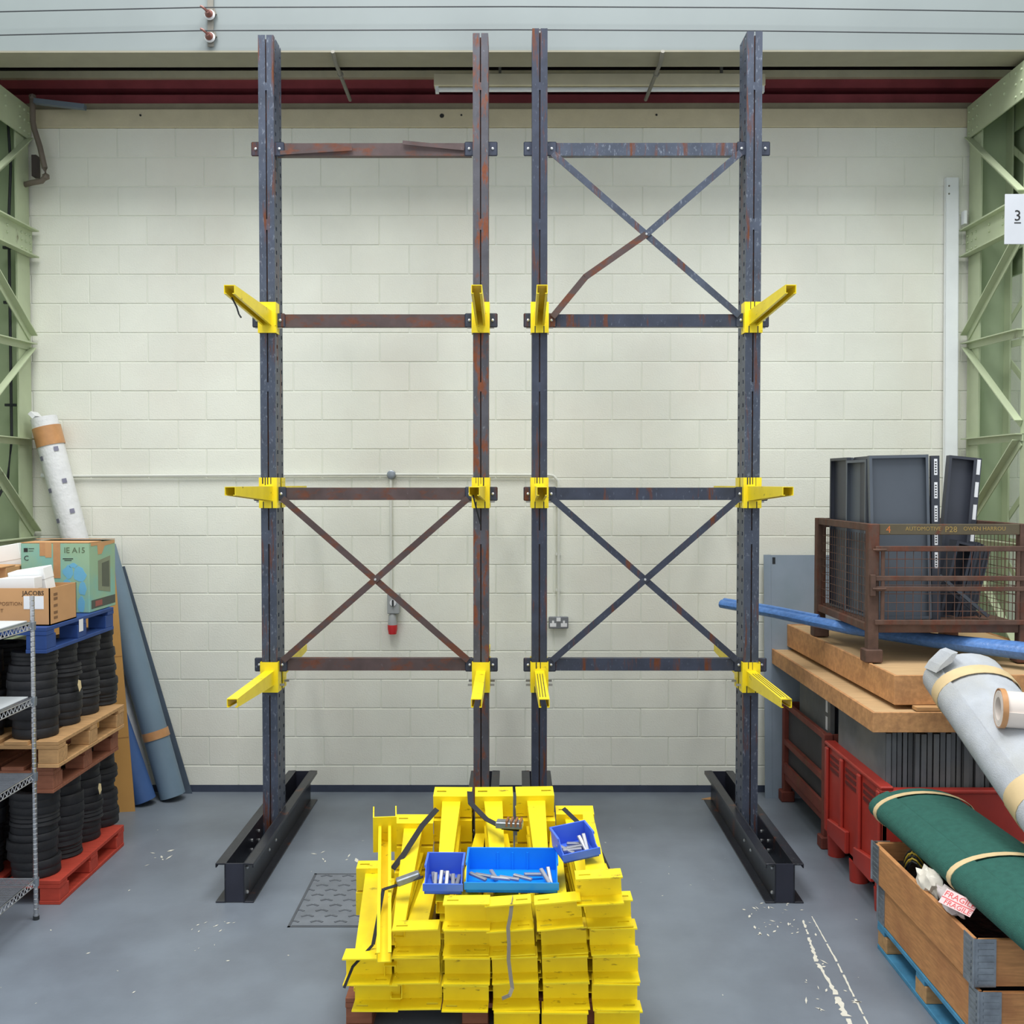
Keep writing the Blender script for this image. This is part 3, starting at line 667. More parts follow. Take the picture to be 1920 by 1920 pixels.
MB().box((0, 0, 0), (0.38, 0.28, 0.30)).build('carton', CARD, ob, bevel=0.003)
MB().prism([(0.0, 0.30), (0.38, 0.302), (0.38, 0.308), (0.0, 0.306)], 1, -0.05, 0.12).build('flap', CARD, ob)
wl = simple_box('grey_white_box', 'white printed box leaning behind the brown flap carton', (-3.52, 6.66, 1.61), (0.40, 0.12, 0.36), (0, R(-10), 0), WHITE)
MB().bar((0.18, -0.003, 0.30), (0.23, -0.003, 0.22), 0.002, 0.016).build('red_mark', REDPL, wl)

# ---------------------------------------------------------------- wire shelving
ws = thing('wire_shelving', 'chrome wire shelving unit in front of the black coils', 'shelving', (-2.655, 5.70, 0))
Dp, Wd = 0.46, 0.92
def post(x, y):
    pr = [(0.011, 0.0), (0.011, 0.03), (0.0125, 0.031)]
    z = 0.06
    pr = [(0.014, 0), (0.014, 0.03), (0.0125, 0.03)]
    while z < 1.79: pr += [(0.0125, z), (0.0112, z+0.004), (0.0125, z+0.008)]; z += 0.028
    pr.append((0.0125, 1.80))
    return MB().lathe(pr, 12, Matrix.Translation((x, y, 0))).build('post', CHROME, ws, smooth=False)
for x, y in ((0, 0), (0, -Dp), (-Wd, 0), (-Wd, -Dp)):
    p_ = post(x, y); MB().lathe([(0.017, 0), (0.017, 0.02)], 10, Matrix.Translation((x, y, 0))).build('foot', CABLE, p_)
for z in (1.652, 1.234, 0.815, 0.228):
    f = MB()
    for zz in (z, z-0.035):
        for a, c in (((0, 0), (0, -Dp)), ((0, -Dp), (-Wd, -Dp)), ((-Wd, -Dp), (-Wd, 0)), ((-Wd, 0), (0, 0))): f.tube([(a[0], a[1], zz), (c[0], c[1], zz)], 0.0035, 6)
    def zig(a, c, n):
        pts = [(a[0]+(c[0]-a[0])*i/n, a[1]+(c[1]-a[1])*i/n, z if i % 2 == 0 else z-0.035) for i in range(n+1)]
        for i in range(n): f.tube([pts[i], pts[i+1]], 0.0022, 5)
    zig((0, 0), (0, -Dp), 22); zig((0, 0), (-Wd, 0), 40)
    sh = f.build('shelf_frame', CHROME, ws)
    wd = MB(); y = -0.012
    while y > -Dp: wd.tube([(-0.004, y, z+0.003), (-Wd+0.004, y, z+0.003)], 0.0024, 5); y -= 0.014
    o = wd.build('deck_wires', CHROME, sh); o['kind'] = 'stuff'
    for x, y in ((0, 0), (0, -Dp), (-Wd, 0), (-Wd, -Dp)): MB().lathe([(0.0165, -0.04), (0.019, 0.006)], 12, Matrix.Translation((x, y, z))).build('collar', GALV, sh, smooth=True)
tag(MB().box((-3.56, 5.25, 1.659), (-2.68, 5.69, 1.664)).build('shelf_liner', mat('pale_liner', (214, 220, 224), 0.4, var=0.03)), 'pale plastic liner sheet on the top wire shelf', 'liner')
tag(MB().box((-3.56, 5.25, 1.241), (-2.68, 5.69, 1.245)).build('shelf_liner', MATS['pale_liner']), 'pale plastic liner sheet on the second wire shelf', 'liner')

# ---------------------------------------------------------------- rolls
def roll(t, p0, p1, Rr, m, turns=4, th=0.012, flat=1.0, wide=1.0, roll_a=0.0, name='rolled_sheet', seg=26, inner=None, core_m=None):
    """a sheet really wound up: spiral section extruded from p0 to p1 (local to t)"""
    p0, p1 = Vector(p0), Vector(p1); d = (p1-p0).normalized(); u = Vector((0, 0, 1))
    if abs(d.z) > 0.9: u = Vector((0, 1, 0))
    a = d.cross(u).normalized(); b = a.cross(d).normalized()
    bm = bmesh.new(); n = int(turns*seg); r0 = inner if inner else Rr*0.3; ends = []
    for e in (p0, p1):
        I, O = [], []
        for k in range(n+1):
            f = k/n; ang = roll_a+2*math.pi*turns*f; r = Rr-th*1.06*turns*(1-f)
            pt = lambda q: e+a*math.cos(ang)*q*wide+b*math.sin(ang)*q*flat
            O.append(bm.verts.new(pt(r))); I.append(bm.verts.new(pt(r-th)))
        ends.append((I, O))
    (I0, O0), (I1, O1) = ends
    for k in range(n):
        bm.faces.new((O0[k], O0[k+1], O1[k+1], O1[k])); bm.faces.new((I0[k], I1[k], I1[k+1], I0[k+1]))
        bm.faces.new((O0[k+1], O0[k], I0[k], I0[k+1])); bm.faces.new((O1[k], O1[k+1], I1[k+1], I1[k]))
    bm.faces.new((O0[0], O1[0], I1[0], I0[0])); bm.faces.new((O0[n], I0[n], I1[n], O1[n]))
    q = MB(); q.bm.free(); q.bm = bm
    return q.build(name, m, t, smooth=True)
def band(t, p0, p1, f0, f1, Rr, m, flat=1.0, wide=1.0, name='tape_band'):
    p0, p1 = Vector(p0), Vector(p1); d = (p1-p0).normalized(); u = Vector((0, 0, 1))
    if abs(d.z) > 0.9: u = Vector((0, 1, 0))
    a = d.cross(u).normalized(); b = a.cross(d).normalized(); q = MB(); n = 32; Rg = []
    for f, r in ((f0, Rr-0.004), (f0, Rr), (f1, Rr), (f1, Rr-0.004)):
        e = p0+(p1-p0)*f; Rg.append([q.bm.verts.new(e+a*math.cos(6.2832*k/n)*r*wide+b*math.sin(6.2832*k/n)*r*flat) for k in range(n)])
    for A, B in zip(Rg, Rg[1:]+Rg[:1]):
        for k in range(n): q.bm.faces.new((A[k], A[(k+1) % n], B[(k+1) % n], B[k]))
    return q.build(name, m, t, smooth=True)
wr = thing('wrapped_roll', 'white film-wrapped roll leaning in the left corner', 'roll', (-2.90, 7.98, 0.0))
a0, a1 = (0, 0, 0.06), (-0.695, -0.03, 2.92)
roll(wr, a0, a1, 0.102, PLASW, 3, 0.01, inner=0.05)
band(wr, a0, a1, 0.925, 0.975, 0.105, TAPE)
MB().bar(Vector(a1)-Vector((0.05, 0, -0.0)), Vector(a1)+Vector((-0.085, 0.0, 0.035)), 0.12, 0.03).build('loose_film', PLASW, wr)
dd = (Vector(a1)-Vector(a0)).normalized()
dk = mat('grey_logo_print', (128, 128, 148), 0.6)
for f in (0.895, 0.81, 0.73, 0.645, 0.56):
    c = Vector(a0)+(Vector(a1)-Vector(a0))*f
    for ang in (-125, -50):
        off = Vector((math.cos(R(ang)), math.sin(R(ang)), 0)); off = (off-dd*off.dot(dd)).normalized()
        cc = c+off*0.104+(dd*0.05 if ang == -50 else Vector((0, 0, 0))); sdv = dd.cross(off).normalized()
        e1 = (dd+sdv).normalized()*0.024; e2 = (dd-sdv).normalized()*0.024
        MB().poly([cc+e1, cc+e2, cc-e1, cc-e2]).build('logo_print', dk, wr)
tb_ = thing('leaning_board', 'tan board leaning behind the pallet stack', 'board', (-2.80, 7.60, 0), (R(-1.0), R(-4.2), R(10)))
MB().box((-0.62, 0, 0), (0.0, 0.012, 2.0)).build('board', CARDD, tb_)
for z in (0.55, 1.15): MB().box((-0.62, -0.001, z), (0.0, 0.0, z+0.006)).build('crease', mat('tan_crease', (160, 116, 66), 0.8), tb_)
vr = thing('vinyl_roll', 'blue vinyl roll leaning beside the tan board', 'roll', (-2.79, 7.77, 0.0))
roll(vr, (0, 0, 0.03), (-0.50, -0.01, 1.55), 0.090, VINYLB, 2.2, 0.006, inner=0.06)
vg = thing('vinyl_roll', 'grey-blue vinyl roll with brown tape leaning on the wall', 'roll', (-2.615, 7.89, 0.0))
p0, p1 = (0, 0, 0.03), (-0.545, 0.08, 1.93)
roll(vg, p0, p1, 0.098, VINYLG, 2.2, 0.006, inner=0.065); band(vg, p0, p1, 0.23, 0.262, 0.1005, TAPE)
vs2 = thing('vinyl_sheet', 'dark loose vinyl sheet edge behind the grey-blue roll', 'sheet', (-2.515, 8.04, 0.0), (R(-0.8), R(-16.3), 0))
MB().box((-0.16, 0, 0.0), (0.0, 0.006, 1.85)).build('sheet', mat('dark_vinyl', (84, 96, 110), 0.5), vs2)

# ================================================================ RIGHT SIDE
# tall white panel, grey board
wp = thing('white_channel', 'tall white steel channel leaning on the block wall', 'steel channel', (3.307, 7.97, 0.0), (R(-1.0), 0, 0))
MB().box((0, 0, 0), (0.1, 0.006, 4.765)).build('face', WSTEEL, wp); MB().box((-0.001, 0, 0), (0.003, 0.03, 4.765)).build('edge_lip', WSTEEL, wp); MB().box((0.097, 0, 0), (0.101, 0.03, 4.765)).build('edge_lip', WSTEEL, wp)
for z in (4.70, 4.64): MB().lathe([(0.007, 0), (0.007, 0.002)], 10, Matrix.Translation((0.025, 0, z)) @ Matrix.Rotation(R(90), 4, 'X')).build('hole_plug', TIE, wp)
tag(MB().box((3.43, 8.0, 4.40), (3.45, 8.06, 4.50)).build('white_clip', WSTEEL), 'small white clip on the wall beside the tall white channel', 'clip')
gbd = thing('grey_board', 'blue-grey board standing against the wall behind the wood slabs', 'board', (1.925, 7.93, 0.0), (R(-3.0), 0, 0))
MB().box((0, 0, 0), (0.055, 0.01, 1.87)).build('side_strip', BOARD, gbd); MB().box((0.056, 0.001, 0), (0.75, 0.011, 1.868)).build('panel', BOARD, gbd)
MB().box((0.066, -0.002, 1.80), (0.088, 0.002, 1.85)).build('latch_hole', CABLE, gbd)
# rust red stillage behind the red bin
def frame_stillage(name, label, loc, W_, D_, z_deck, H_, m, railm, ft, mesh=True, gate=False, pw=0.06, step=0.05):
    t = thing(name, label, 'stillage', loc)
    for x in (0, W_-pw):
        for y in (0, D_-pw):
            p = MB().box((x, y, 0.0), (x+pw, y+pw, H_)).build('corner_post', m, t, bevel=0.004)
            MB().box((x-0.02, y-0.02, 0), (x+pw+0.02, y+pw+0.02, 0.08)).build('foot_cup', m, p, bevel=0.006)
    MB().box((pw*0.5, pw*0.5, z_deck-0.006), (W_-pw*0.5, D_-pw*0.5, z_deck)).build('deck_sheet', m, t)
    def rl(a, b, name_='rail', mm=None): return MB().box(a, b).build(name_, mm or m, t, bevel=0.003)
    for y in (0.008, D_-0.048):
        rl((pw, y, z_deck-0.055), (W_-pw, y+0.04, z_deck-0.007)); 
        rl((pw, y, H_-0.066), (W_-pw, y+0.012, H_), 'top_rail', railm if y < 0.1 else m)
    for x in (0.008, W_-0.048):
        rl((x, pw, z_deck-0.055), (x+0.04, D_-pw, z_deck-0.007)); rl((x, pw, H_-0.045), (x+0.03, D_-pw, H_), 'top_rail')
    def mesh_panel(o_, du, dv, nu, nv, nm):
        q = MB(); o_ = Vector(o_); du = Vector(du); dv = Vector(dv)
        for i in range(1, nu): a = o_+du*i/nu; q.tube([a, a+dv], 0.0022, 5, False)
        for j in range(1, nv): a = o_+dv*j/nv; q.tube([a, a+du], 0.0022, 5, False)
        oo = q.build(nm, m, t); oo['kind'] = 'stuff'
    if mesh:
        hh = H_-0.066-z_deck
        for x in (0.03, W_-0.03): mesh_panel((x, pw, z_deck), (0, D_-2*pw, 0), (0, 0, hh), int((D_-2*pw)/step), int(hh/step), 'mesh_panel')
        mesh_panel((pw, D_-0.03, z_deck), (W_-2*pw, 0, 0), (0, 0, hh), int((W_-2*pw)/step), int(hh/step), 'mesh_panel')
    if gate:
        zz = z_deck
        for za, zb in ((zz-0.004, zz+0.026), (zz+0.20, zz+0.228), (zz+0.262, zz+0.292), (zz+0.44, zz+0.472)):
            rl((pw-0.03, -0.022, za), (W_-pw+0.02, -0.004, zb), 'gate_rail')
        for x in (pw+0.005, W_-pw-0.03): rl((x, -0.02, zz), (x+0.022, -0.006, zz+0.46), 'gate_stile')
        for z in (zz+0.215, zz+0.45): 
            MB().tube([(pw-0.05, -0.03, z), (pw-0.01, -0.035, z), (pw+0.03, -0.03, z)], 0.007, 8).build('hinge_pin', m, t)
        MB().box((0.005, -0.03, zz+0.17), (0.035, 0, zz+0.30)).build('latch', m, t, bevel=0.003)
        mesh_panel((pw, -0.013, zz+0.026), (W_-2*pw, 0, 0), (0, 0, 0.42), int((W_-2*pw)/step), 8, 'gate_mesh')
    return t
rs = frame_stillage('red_stillage', 'rusty red frame stillage between the red bin and the wall', (2.045, 6.83, 0), 1.15, 1.08, 0.22, 0.76, RUSTR, RUSTR, 0, mesh=False)
MB().box((0.0, 0.06, 0.44), (0.03, 1.02, 0.48)).build('mid_rail', RUSTR, rs); MB().box((0.0, 0.06, 0.22), (0.02, 1.02, 0.30)).build('low_rail', RUSTR, rs)
sp = MB().box((0.035, 0.06, 0.23), (0.04, 1.02, 0.70)); sp.build('side_sheet', mat('dark_side_sheet', (56, 54, 58), 0.7), rs)
# red plastic bin
rb = thing('plastic_bin', 'large red plastic pallet bin holding grey panels', 'bin', (2.05, 5.76, 0))
b = MB(); Wb, Db, zb0, zb1 = 1.15, 1.02, 0.13, 0.72; tk = 0.03
b.box((0, 0, zb0), (Wb, Db, zb0+0.03))
b.box((0, 0, zb0), (Wb, tk, zb1-0.02)); b.box((0, Db-tk, zb0), (Wb, Db, zb1)); b.box((0, 0, zb0), (tk, Db, zb1)); b.box((Wb-tk, 0, zb0), (Wb, Db, zb1))
b.build('body', REDP, rb, bevel=0.004)
MB().box((-0.015, -0.015, zb1-0.01), (0.06, Db+0.015, zb1+0.012)).build('rim', REDP, rb, bevel=0.006); MB().box((-0.015, -0.015, zb1-0.03), (Wb, 0.05, zb1-0.008)).build('rim', REDP, rb, bevel=0.006)
for y in (0.0, 0.33, 0.66, 0.96): MB().box((-0.022, y, zb0+0.02), (0, y+0.05, zb1-0.02)).build('wall_rib', REDP, rb, bevel=0.008)
for y0, y1 in ((0.08, 0.30), (0.41, 0.63), (0.74, 0.94)):
    for k in range(3): MB().box((-0.006, y0, zb1-0.075-k*0.04), (0.001, y1, zb1-0.055-k*0.04)).build('vent_slot', mat('dark_vent', (96, 34, 32), 0.7), rb)
for y0, y1 in ((0.10, 0.40), (0.55, 0.92)):
    MB().prism([(y0, zb0+0.02), (y1, zb0+0.02), (y1, zb0+0.12), (y0, zb0+0.16)], 0, -0.03, 0).build('moulded_panel', REDP, rb, bevel=0.006)
for y in (0.0, 0.44, 0.88):
    for x in (0.0, 0.52, 1.03): MB().lathe([(0.055, 0), (0.06, 0.13)], 14, Matrix.Translation((x+0.045, y+0.07, 0))).build('foot', REDP, rb, smooth=True)
# grey panels in the red bin
px = 2.10; i = 0
ORD = ['first', 'second', 'third', 'fourth', 'fifth', 'sixth', 'seventh', 'eighth', 'ninth', 'tenth']+['%dth' % q for q in range(11, 60)]
while px < 3.1:
    th = random.uniform(0.022, 0.032); dz = random.uniform(-0.02, 0.0); dy = random.uniform(0, 0.05)
    o = thing('metal_sheet', ORD[i]+' weathered grey panel in the red plastic bin, counted from its rack side', 'panel', (px, 5.83+dy, 0.165), group='panels in the red bin')
    MB().box((0, 0, 0), (th*0.85, 0.86, 0.855+dz)).build('face_sheet', SLATE, o); MB().box((0, -0.006, 0), (th*0.85+0.004, 0.004, 0.855+dz)).build('edge_lip', SLATE, o)
    px += th+0.008; i += 1
# panels in the rust stillage
for k, (x, y0, m) in enumerate(((2.12, 6.95, SLATE), (2.16, 7.0, GREYD), (2.21, 6.93, SLATE), (2.26, 7.0, GREYD), (2.32, 6.95, SLATE))):
    o = thing('metal_sheet', ORD[k]+' grey panel in the rusty red stillage, counted from its rack side', 'panel', (x, y0, 0.225), (0, 0, 0), group='panels in the red stillage')
    MB().box((0, 0, 0), (0.03, 0.75-0.05*k, 0.80)).build('face_sheet', m, o)
    if k in (0, 1):
        for z in (0.52, 0.64): MB().box((-0.0015, 0.06, z), (0.0, 0.10, z+0.09)).build('barcode_label', LABELW, o)
# wood slabs
def slab(label, loc, W_, D_, H_, rz):
    t = thing('timber_slab', label, 'wooden slab', loc, (0, 0, rz))
    MB().box((0.018, 0.018, H_-0.02), (W_-0.018, D_-0.018, H_-0.006)).build('top_sheet', PLYT, t)
    MB().box((0.018, 0.018, 0.0), (W_-0.018, D_-0.018, 0.012)).build('bottom_sheet', PLYT, t)
    for a, b_ in (((0, 0, 0), (W_, 0.018, H_)), ((0, D_-0.018, 0), (W_, D_, H_)), ((0, 0.0185, 0), (0.018, D_-0.0185, H_)), ((W_-0.018, 0.0185, 0), (W_, D_-0.0185, H_))):
        MB().box(a, b_).build('edge_board', OSB, t, bevel=0.002)
    return t
slab('lower chipboard-edged timber slab resting on the grey panels', (1.995, 5.76, 1.032), 1.5, 2.26, 0.112, R(0.3))
slab('upper chipboard-edged timber slab carrying the mesh stillage', (2.15, 5.86, 1.165), 1.35, 2.14, 0.168, R(1.3))
tag(MB().box((2.25, 5.79, 1.1455), (2.62, 5.86, 1.164)).build('timber_batten', WOOD), 'thin timber batten between the two timber slabs', 'batten')
tag(MB().box((2.25, 7.6, 1.1455), (3.3, 7.68, 1.164)).build('timber_batten', WOOD), 'thin rear timber batten between the timber slabs', 'batten')
# mesh stillage with shelf trays
ZS = 1.334
ms = frame_stillage('mesh_stillage', 'rusty mesh cage stillage full of grey shelf trays', (2.14, 6.28, ZS), 0.98, 1.14, 0.235, 0.84, RUSTY, OLIVE, 0, mesh=True, gate=True, pw=0.065)
text('rail_lettering', 'AUTOMOTIVE', 0.034, YPRINT, ms, Matrix.Translation((0.33, 0.0075, 0.81)) @ FRONT)
text('rail_lettering', 'P28', 0.05, YPRINT, ms, Matrix.Translation((0.498, 0.0075, 0.805)) @ FRONT)
text('rail_lettering', 'OWEN HARROU', 0.034, YPRINT, ms, Matrix.Translation((0.70, 0.0075, 0.81)) @ FRONT)
text('rail_lettering', '4', 0.06, mat('orange_print', (190, 110, 60), 0.8), ms, Matrix.Translation((0.12, 0.0075, 0.805)) @ FRONT)
def tray(label, loc, rot, W_, L_, m, labels=0, grp=None, dp=0.03):
    """folded steel shelf: face sheet with four returned edges, standing on its end"""
    t = thing('shelf_tray', label, 'shelf tray', loc, rot, grp)
    MB().box((0, dp-0.002, 0), (W_, dp, L_)).build('face_sheet', m, t)
    for a, b_ in (((0, 0, 0), (0.002, dp-0.002, L_)), ((W_-0.002, 0, 0), (W_, dp-0.002, L_)), ((0, 0, 0), (W_, dp-0.002, 0.002)), ((0, 0, L_-0.002), (W_, dp-0.002, L_))):
        MB().box(a, b_).build('side_return', m, t)
    e = MB(); q = 0.018
    e.box((0.002, 0, 0), (q, 0.002, L_)); e.box((W_-q, 0, 0), (W_-0.002, 0.002, L_)); e.box((q, 0, L_-q), (W_-q, 0.002, L_)); e.box((q, 0, 0), (W_-q, 0.002, q)); e.build('folded_lip', m, t)
    for k in range(labels):
        z = L_-0.11-0.145*k; l_ = MB().box((W_, 0.008, z), (W_+0.001, 0.03, z+0.10)); l_ = l_.build('barcode_label', LABELW, t)
        bc = MB()
        for j in range(4): bc.box((W_+0.001, 0.011, z+0.01+j*0.012), (W_+0.0015, 0.022, z+0.016+j*0.012))
        bc.build('barcode_print', PRINT, l_)
    return t
zt = ZS+0.237
tray('grey shelf tray with barcode labels facing out of the mesh stillage', (2.215, 6.42, zt), (R(-1.5), R(-1.2), R(2)), 0.372, 1.02, GREYS, 0)
# strip with labels beside it
lt = thing('label_strip', 'dark shelf edge with white barcode labels beside the big grey tray', 'shelf tray', (2.595, 6.45, zt), (R(-1), R(-0.6), 0))
MB().box((0, 0, 0), (0.052, 0.03, 1.02)).build('edge_sheet', GREYD, lt)
for k in range(5):
    z = 0.90-0.145*k; l_ = MB().box((0.018, -0.001, z), (0.038, 0.0, z+0.10)).build('barcode_label', LABELW, lt); bc = MB()
    for j in range(5): bc.box((0.022, -0.0015, z+0.012+j*0.016), (0.033, -0.001, z+0.02+j*0.016))
    bc.build('barcode_print', PRINT, l_)
GT = 'shelf trays packed in the mesh stillage'
for k, (x, y, w_, rz, h, m) in enumerate(((2.225, 6.60, 0.3, 84, 1.0, GREYS), (2.26, 6.58, 0.32, 87, 1.02, GREYD), (2.215, 6.92, 0.30, 86, 1.02, GREYD), (2.26, 6.95, 0.36, 88, 1.02, GREYS), (2.30, 6.9, 0.36, 89, 1.015, GREYD), (2.35, 6.9, 0.36, 89, 1.02, GREYD), (2.40, 6.9, 0.38, 90, 1.015, GREYD), (2.45, 6.88, 0.38, 90, 1.02, GREYS), (2.50, 6.9, 0.38, 90, 1.02, GREYD), (2.55, 6.9, 0.38, 90, 1.015, GREYD))):
    fl_ = k in (0, 2, 4)
    tray(['pale grey tray nearest the front corner of the mesh stillage', 'dark tray behind the front corner tray of the mesh stillage'][k] if k < 2 else ORD[k-2]+' rear shelf tray on edge in the mesh stillage, counted from the racks', (x-(0.03 if fl_ else 0), y+(w_ if fl_ else 0), zt), (0, 0, R(-rz if fl_ else rz)), w_, h, m, 0, GT)
tray('slanting grey shelf tray propped between the packed trays', (2.225, 6.50, zt), (0, 0, 0), 0.08, 1.0, GREYS, 0, None, 0.014).rotation_euler = (R(3), 0, R(90))
ty = tray('tilted dark shelf tray with labels standing apart in the stillage', (2.785, 6.86, zt+0.02), (R(-2), R(5.5), R(3)), 0.185, 1.02, GREYD, 0, None, 0.05)
MB().box((0.185, 0.01, 0.0), (0.225, 0.04, 1.02)).build('edge_sheet', GREYD, ty)
for k in range(5):
    z = 0.91-0.15*k; MB().box((0.193, 0.007, z), (0.217, 0.0095, z+0.10)).build('barcode_label', LABELW, ty)
for k in range(5):
    tray(ORD[k]+' short dark shelf tray slumped beside the tilted labelled tray', (2.70 if not k else 2.80+0.031*k, 6.60+0.012*k, zt), (0, R(13), R(4)), 0.026 if k else 0.12, 0.50-0.012*k, GREYD, 0, 'slumped short trays', 0.10)
tag(MB().bar((2.66, 6.50, zt+0.27), (2.95, 6.47, zt+0.02), 0.03, 0.02).build('loose_bar', GREYS), 'loose grey bar slanting across the bottom of the mesh stillage', 'bar')
tag(MB().bar((2.68, 6.54, zt+0.22), (2.92, 6.51, zt+0.012), 0.02, 0.016).build('loose_bar', GREYD), 'thinner loose bar beneath the slanting grey bar', 'bar')
# blue wrapped pole
bp = thing('wrapped_pole', 'blue polythene wrapped bundle passing under the mesh stillage', 'bundle', (1.52, 7.62, 1.535))
MB().tube([(0, 0, 0), (0.3, -0.30, -0.03), (0.7, -0.72, -0.08), (1.1, -1.12, -0.10), (1.55, -1.62, -0.10)], [0.040, 0.042, 0.05, 0.058, 0.07], 12, True, 0.8).build('film', BLUEF, bp, smooth=True)
MB().tube([(0.02, 0.01, 0.02), (0.3, -0.29, 0.0), (0.55, -0.55, -0.03)], 0.022, 8).build('film_fold', BLUEF, bp, smooth=True)
# sign
sg = thing('number_sign', 'white board with underlined number hung on the right lattice column', 'sign', (3.33, 6.95, 4.168))
MB().box((-0.084, -0.004, -0.165), (0.084, 0.004, 0.165)).build('board', mat('sign_white', (206, 210, 218), 0.5, var=0.03), sg, bevel=0.002)
text('number', '3', 0.10, PRINT, sg, Matrix.Translation((0.0, -0.005, 0.02)) @ FRONT); MB().box((-0.022, -0.0055, -0.028), (0.022, -0.004, -0.021)).build('underline', PRINT, sg)
MB().tube([(0.05, 0.004, 0.1), (0.12, 0.02, 0.1), (0.155, 0.06, 0.1)], 0.006, 6).build('hook', TIE, sg)

# carpet rolls
gc = thing('carpet_roll', 'pale grey carpet roll sloping down off the timber slabs', 'roll', (2.46, 5.68, 1.36))
q0, q1 = (0, 0, 0), (0.0, -1.45, -0.55)
roll(gc, q0, q1, 0.225, CARPG, 7.2, 0.016, flat=0.70, wide=1.0, roll_a=R(-32), inner=0.07)
band(gc, q0, q1, 0.09, 0.14, 0.2265, TAPEB, 0.70); band(gc, q0, q1, 0.66, 0.74, 0.2265, TAPEB, 0.70)
MB().prism([(-0.215, 0.05), (-0.13, 0.105), (-0.10, 0.16), (-0.13, 0.15), (-0.19, 0.09)], 1, -0.16, 0.0).build('loose_corner', CARPG, gc)
sr = thing('small_roll', 'short off-white roll with brown tape lying on the grey carpet', 'roll', (2.335, 5.0, 1.335))
roll(sr, (0, 0, 0), (0.5, -0.10, -0.02), 0.092, mat('off_white_paper', (222, 212, 204), 0.8, var=0.04), 3, 0.01, inner=0.045); band(sr, (0, 0, 0), (0.5, -0.10, -0.02), 0.0, 0.05, 0.0955, TAPE)
gr = thing('green_carpet_roll', 'flattened dark green carpet roll on the wooden pallet collars', 'roll', (2.18, 5.60, 0.664))
g0, g1 = (0, 0, 0), (0.02, -1.78, 0.0)
roll(gr, g0, g1, 0.265, CARPGR, 8.3, 0.02, flat=0.42, wide=1.0, roll_a=R(-55), inner=0.10)
for f in (0.045, 0.56): band(gr, g0, g1, f, f+0.022, 0.2665, TAPEB, 0.42, name='beige_strap')

# ---------------------------------------------------------------- pallet collars
pallet('pallet', 'faded blue pallet under the wooden collars', (1.89, 4.22, 0), 0.98, 1.14, 0.145, LTBLUE, WOOD)
def collar(label, loc, rz, W_=1.0, D_=1.17, H_=0.195):
    t = thing('pallet_collar', label, 'pallet collar', loc, (0, 0, rz)); th = 0.022
    for nm, a, b_ in (('side', (0, th, 0), (th, D_-th, H_)), ('side', (W_-th, th, 0), (W_, D_-th, H_)), ('end', (th, 0, 0), (W_-th, th, H_)), ('end', (th, D_-th, 0), (W_-th, D_, H_))):
        MB().box(a, b_).build(nm+'_plank', PLANK, t, bevel=0.003)
    for x, y in ((0, 0), (W_, 0), (0, D_), (W_, D_)):
        sx = 1 if x == 0 else -1; sy = 1 if y == 0 else -1
        h = MB(); h.box(*[[f(u) for f, u in zip((min,)*3, z)] for z in (((x-sx*0.004, x+sx*0.0), (y-sy*0.004, y+sy*0.09), (0.0, 0.0)),)], [max(x-sx*0.004, x), max(y-sy*0.004, y+sy*0.09), H_+0.004])
        h.box([min(x, x+sx*0.09), min(y-sy*0.004, y), 0.0], [max(x, x+sx*0.09), max(y-sy*0.004, y), H_+0.004])
        hg = h.build('corner_hinge', GALV, t)
        k = MB()
        for j in range(7): k.box([min(x-sx*0.007, x-sx*0.004), min(y+sy*0.015, y+sy*0.08), 0.015+j*0.026], [max(x-sx*0.007, x-sx*0.004), max(y+sy*0.015, y+sy*0.08), 0.027+j*0.026]); k.box([min(x+sx*0.015, x+sx*0.08), min(y-sy*0.007, y-sy*0.004), 0.015+j*0.026], [max(x+sx*0.015, x+sx*0.08), max(y-sy*0.007, y-sy*0.004), 0.027+j*0.026])
        k.build('hinge_knuckles', GALV, hg)
        MB().tube([(x-sx*0.004, y-sy*0.004, 0), (x-sx*0.004, y-sy*0.004, H_+0.006)], 0.006, 8).build('hinge_pin', GALV, hg, smooth=True)
    return t
collar('lower wooden pallet collar standing on the faded blue pallet', (1.895, 4.19, 0.147), 0)
collar('upper wooden pallet collar stacked under the green carpet', (1.885, 4.22, 0.352), R(0.6))
# contents: black cables, cloth, fragile tape
tag(MB().box((1.94, 4.3, 0.30), (2.75, 5.3, 0.48)).build('black_sheeting', mat('black_polythene', (24, 25, 28), 0.35, bump=0.8, bscale=18)), 'crumpled black sheeting inside the wooden collars', 'sheeting')
cbm = thing('cable_coil', 'coil of black and yellow cable in the collar corner', 'cable', (1.985, 5.08, 0.53))
for k in range(5):
    pts = [(0.055*math.cos(a)+0.004*k, 0.075*math.sin(a)+0.012*k, 0.045*math.sin(a*2)+0.01*k) for a in [6.283*i/18 for i in range(19)]]
    MB().tube(pts, 0.0045, 6, False).build('cable_loop', mat('yellow_cable', (196, 170, 60), 0.5) if k % 2 else CABLE, cbm, smooth=True)
def crumple(name, lab, cat, c, sx, sy, sz, m, seed, n=14):
    random.seed(seed); b = MB(); bmesh.ops.create_icosphere(b.bm, subdivisions=3, radius=1)
    for v in b.bm.verts:
        d = v.co.normalized(); k = 0.80+0.18*math.sin(d.x*6+seed)*math.cos(d.y*5-d.z*4+seed)+0.07*math.sin(d.z*11+d.x*7)+random.uniform(-0.02, 0.02)
        v.co = Vector((c[0]+d.x*sx*k, c[1]+d.y*sy*k, c[2]+d.z*sz*k))
    return tag(b.build(name, m, None, smooth=True), lab, cat)
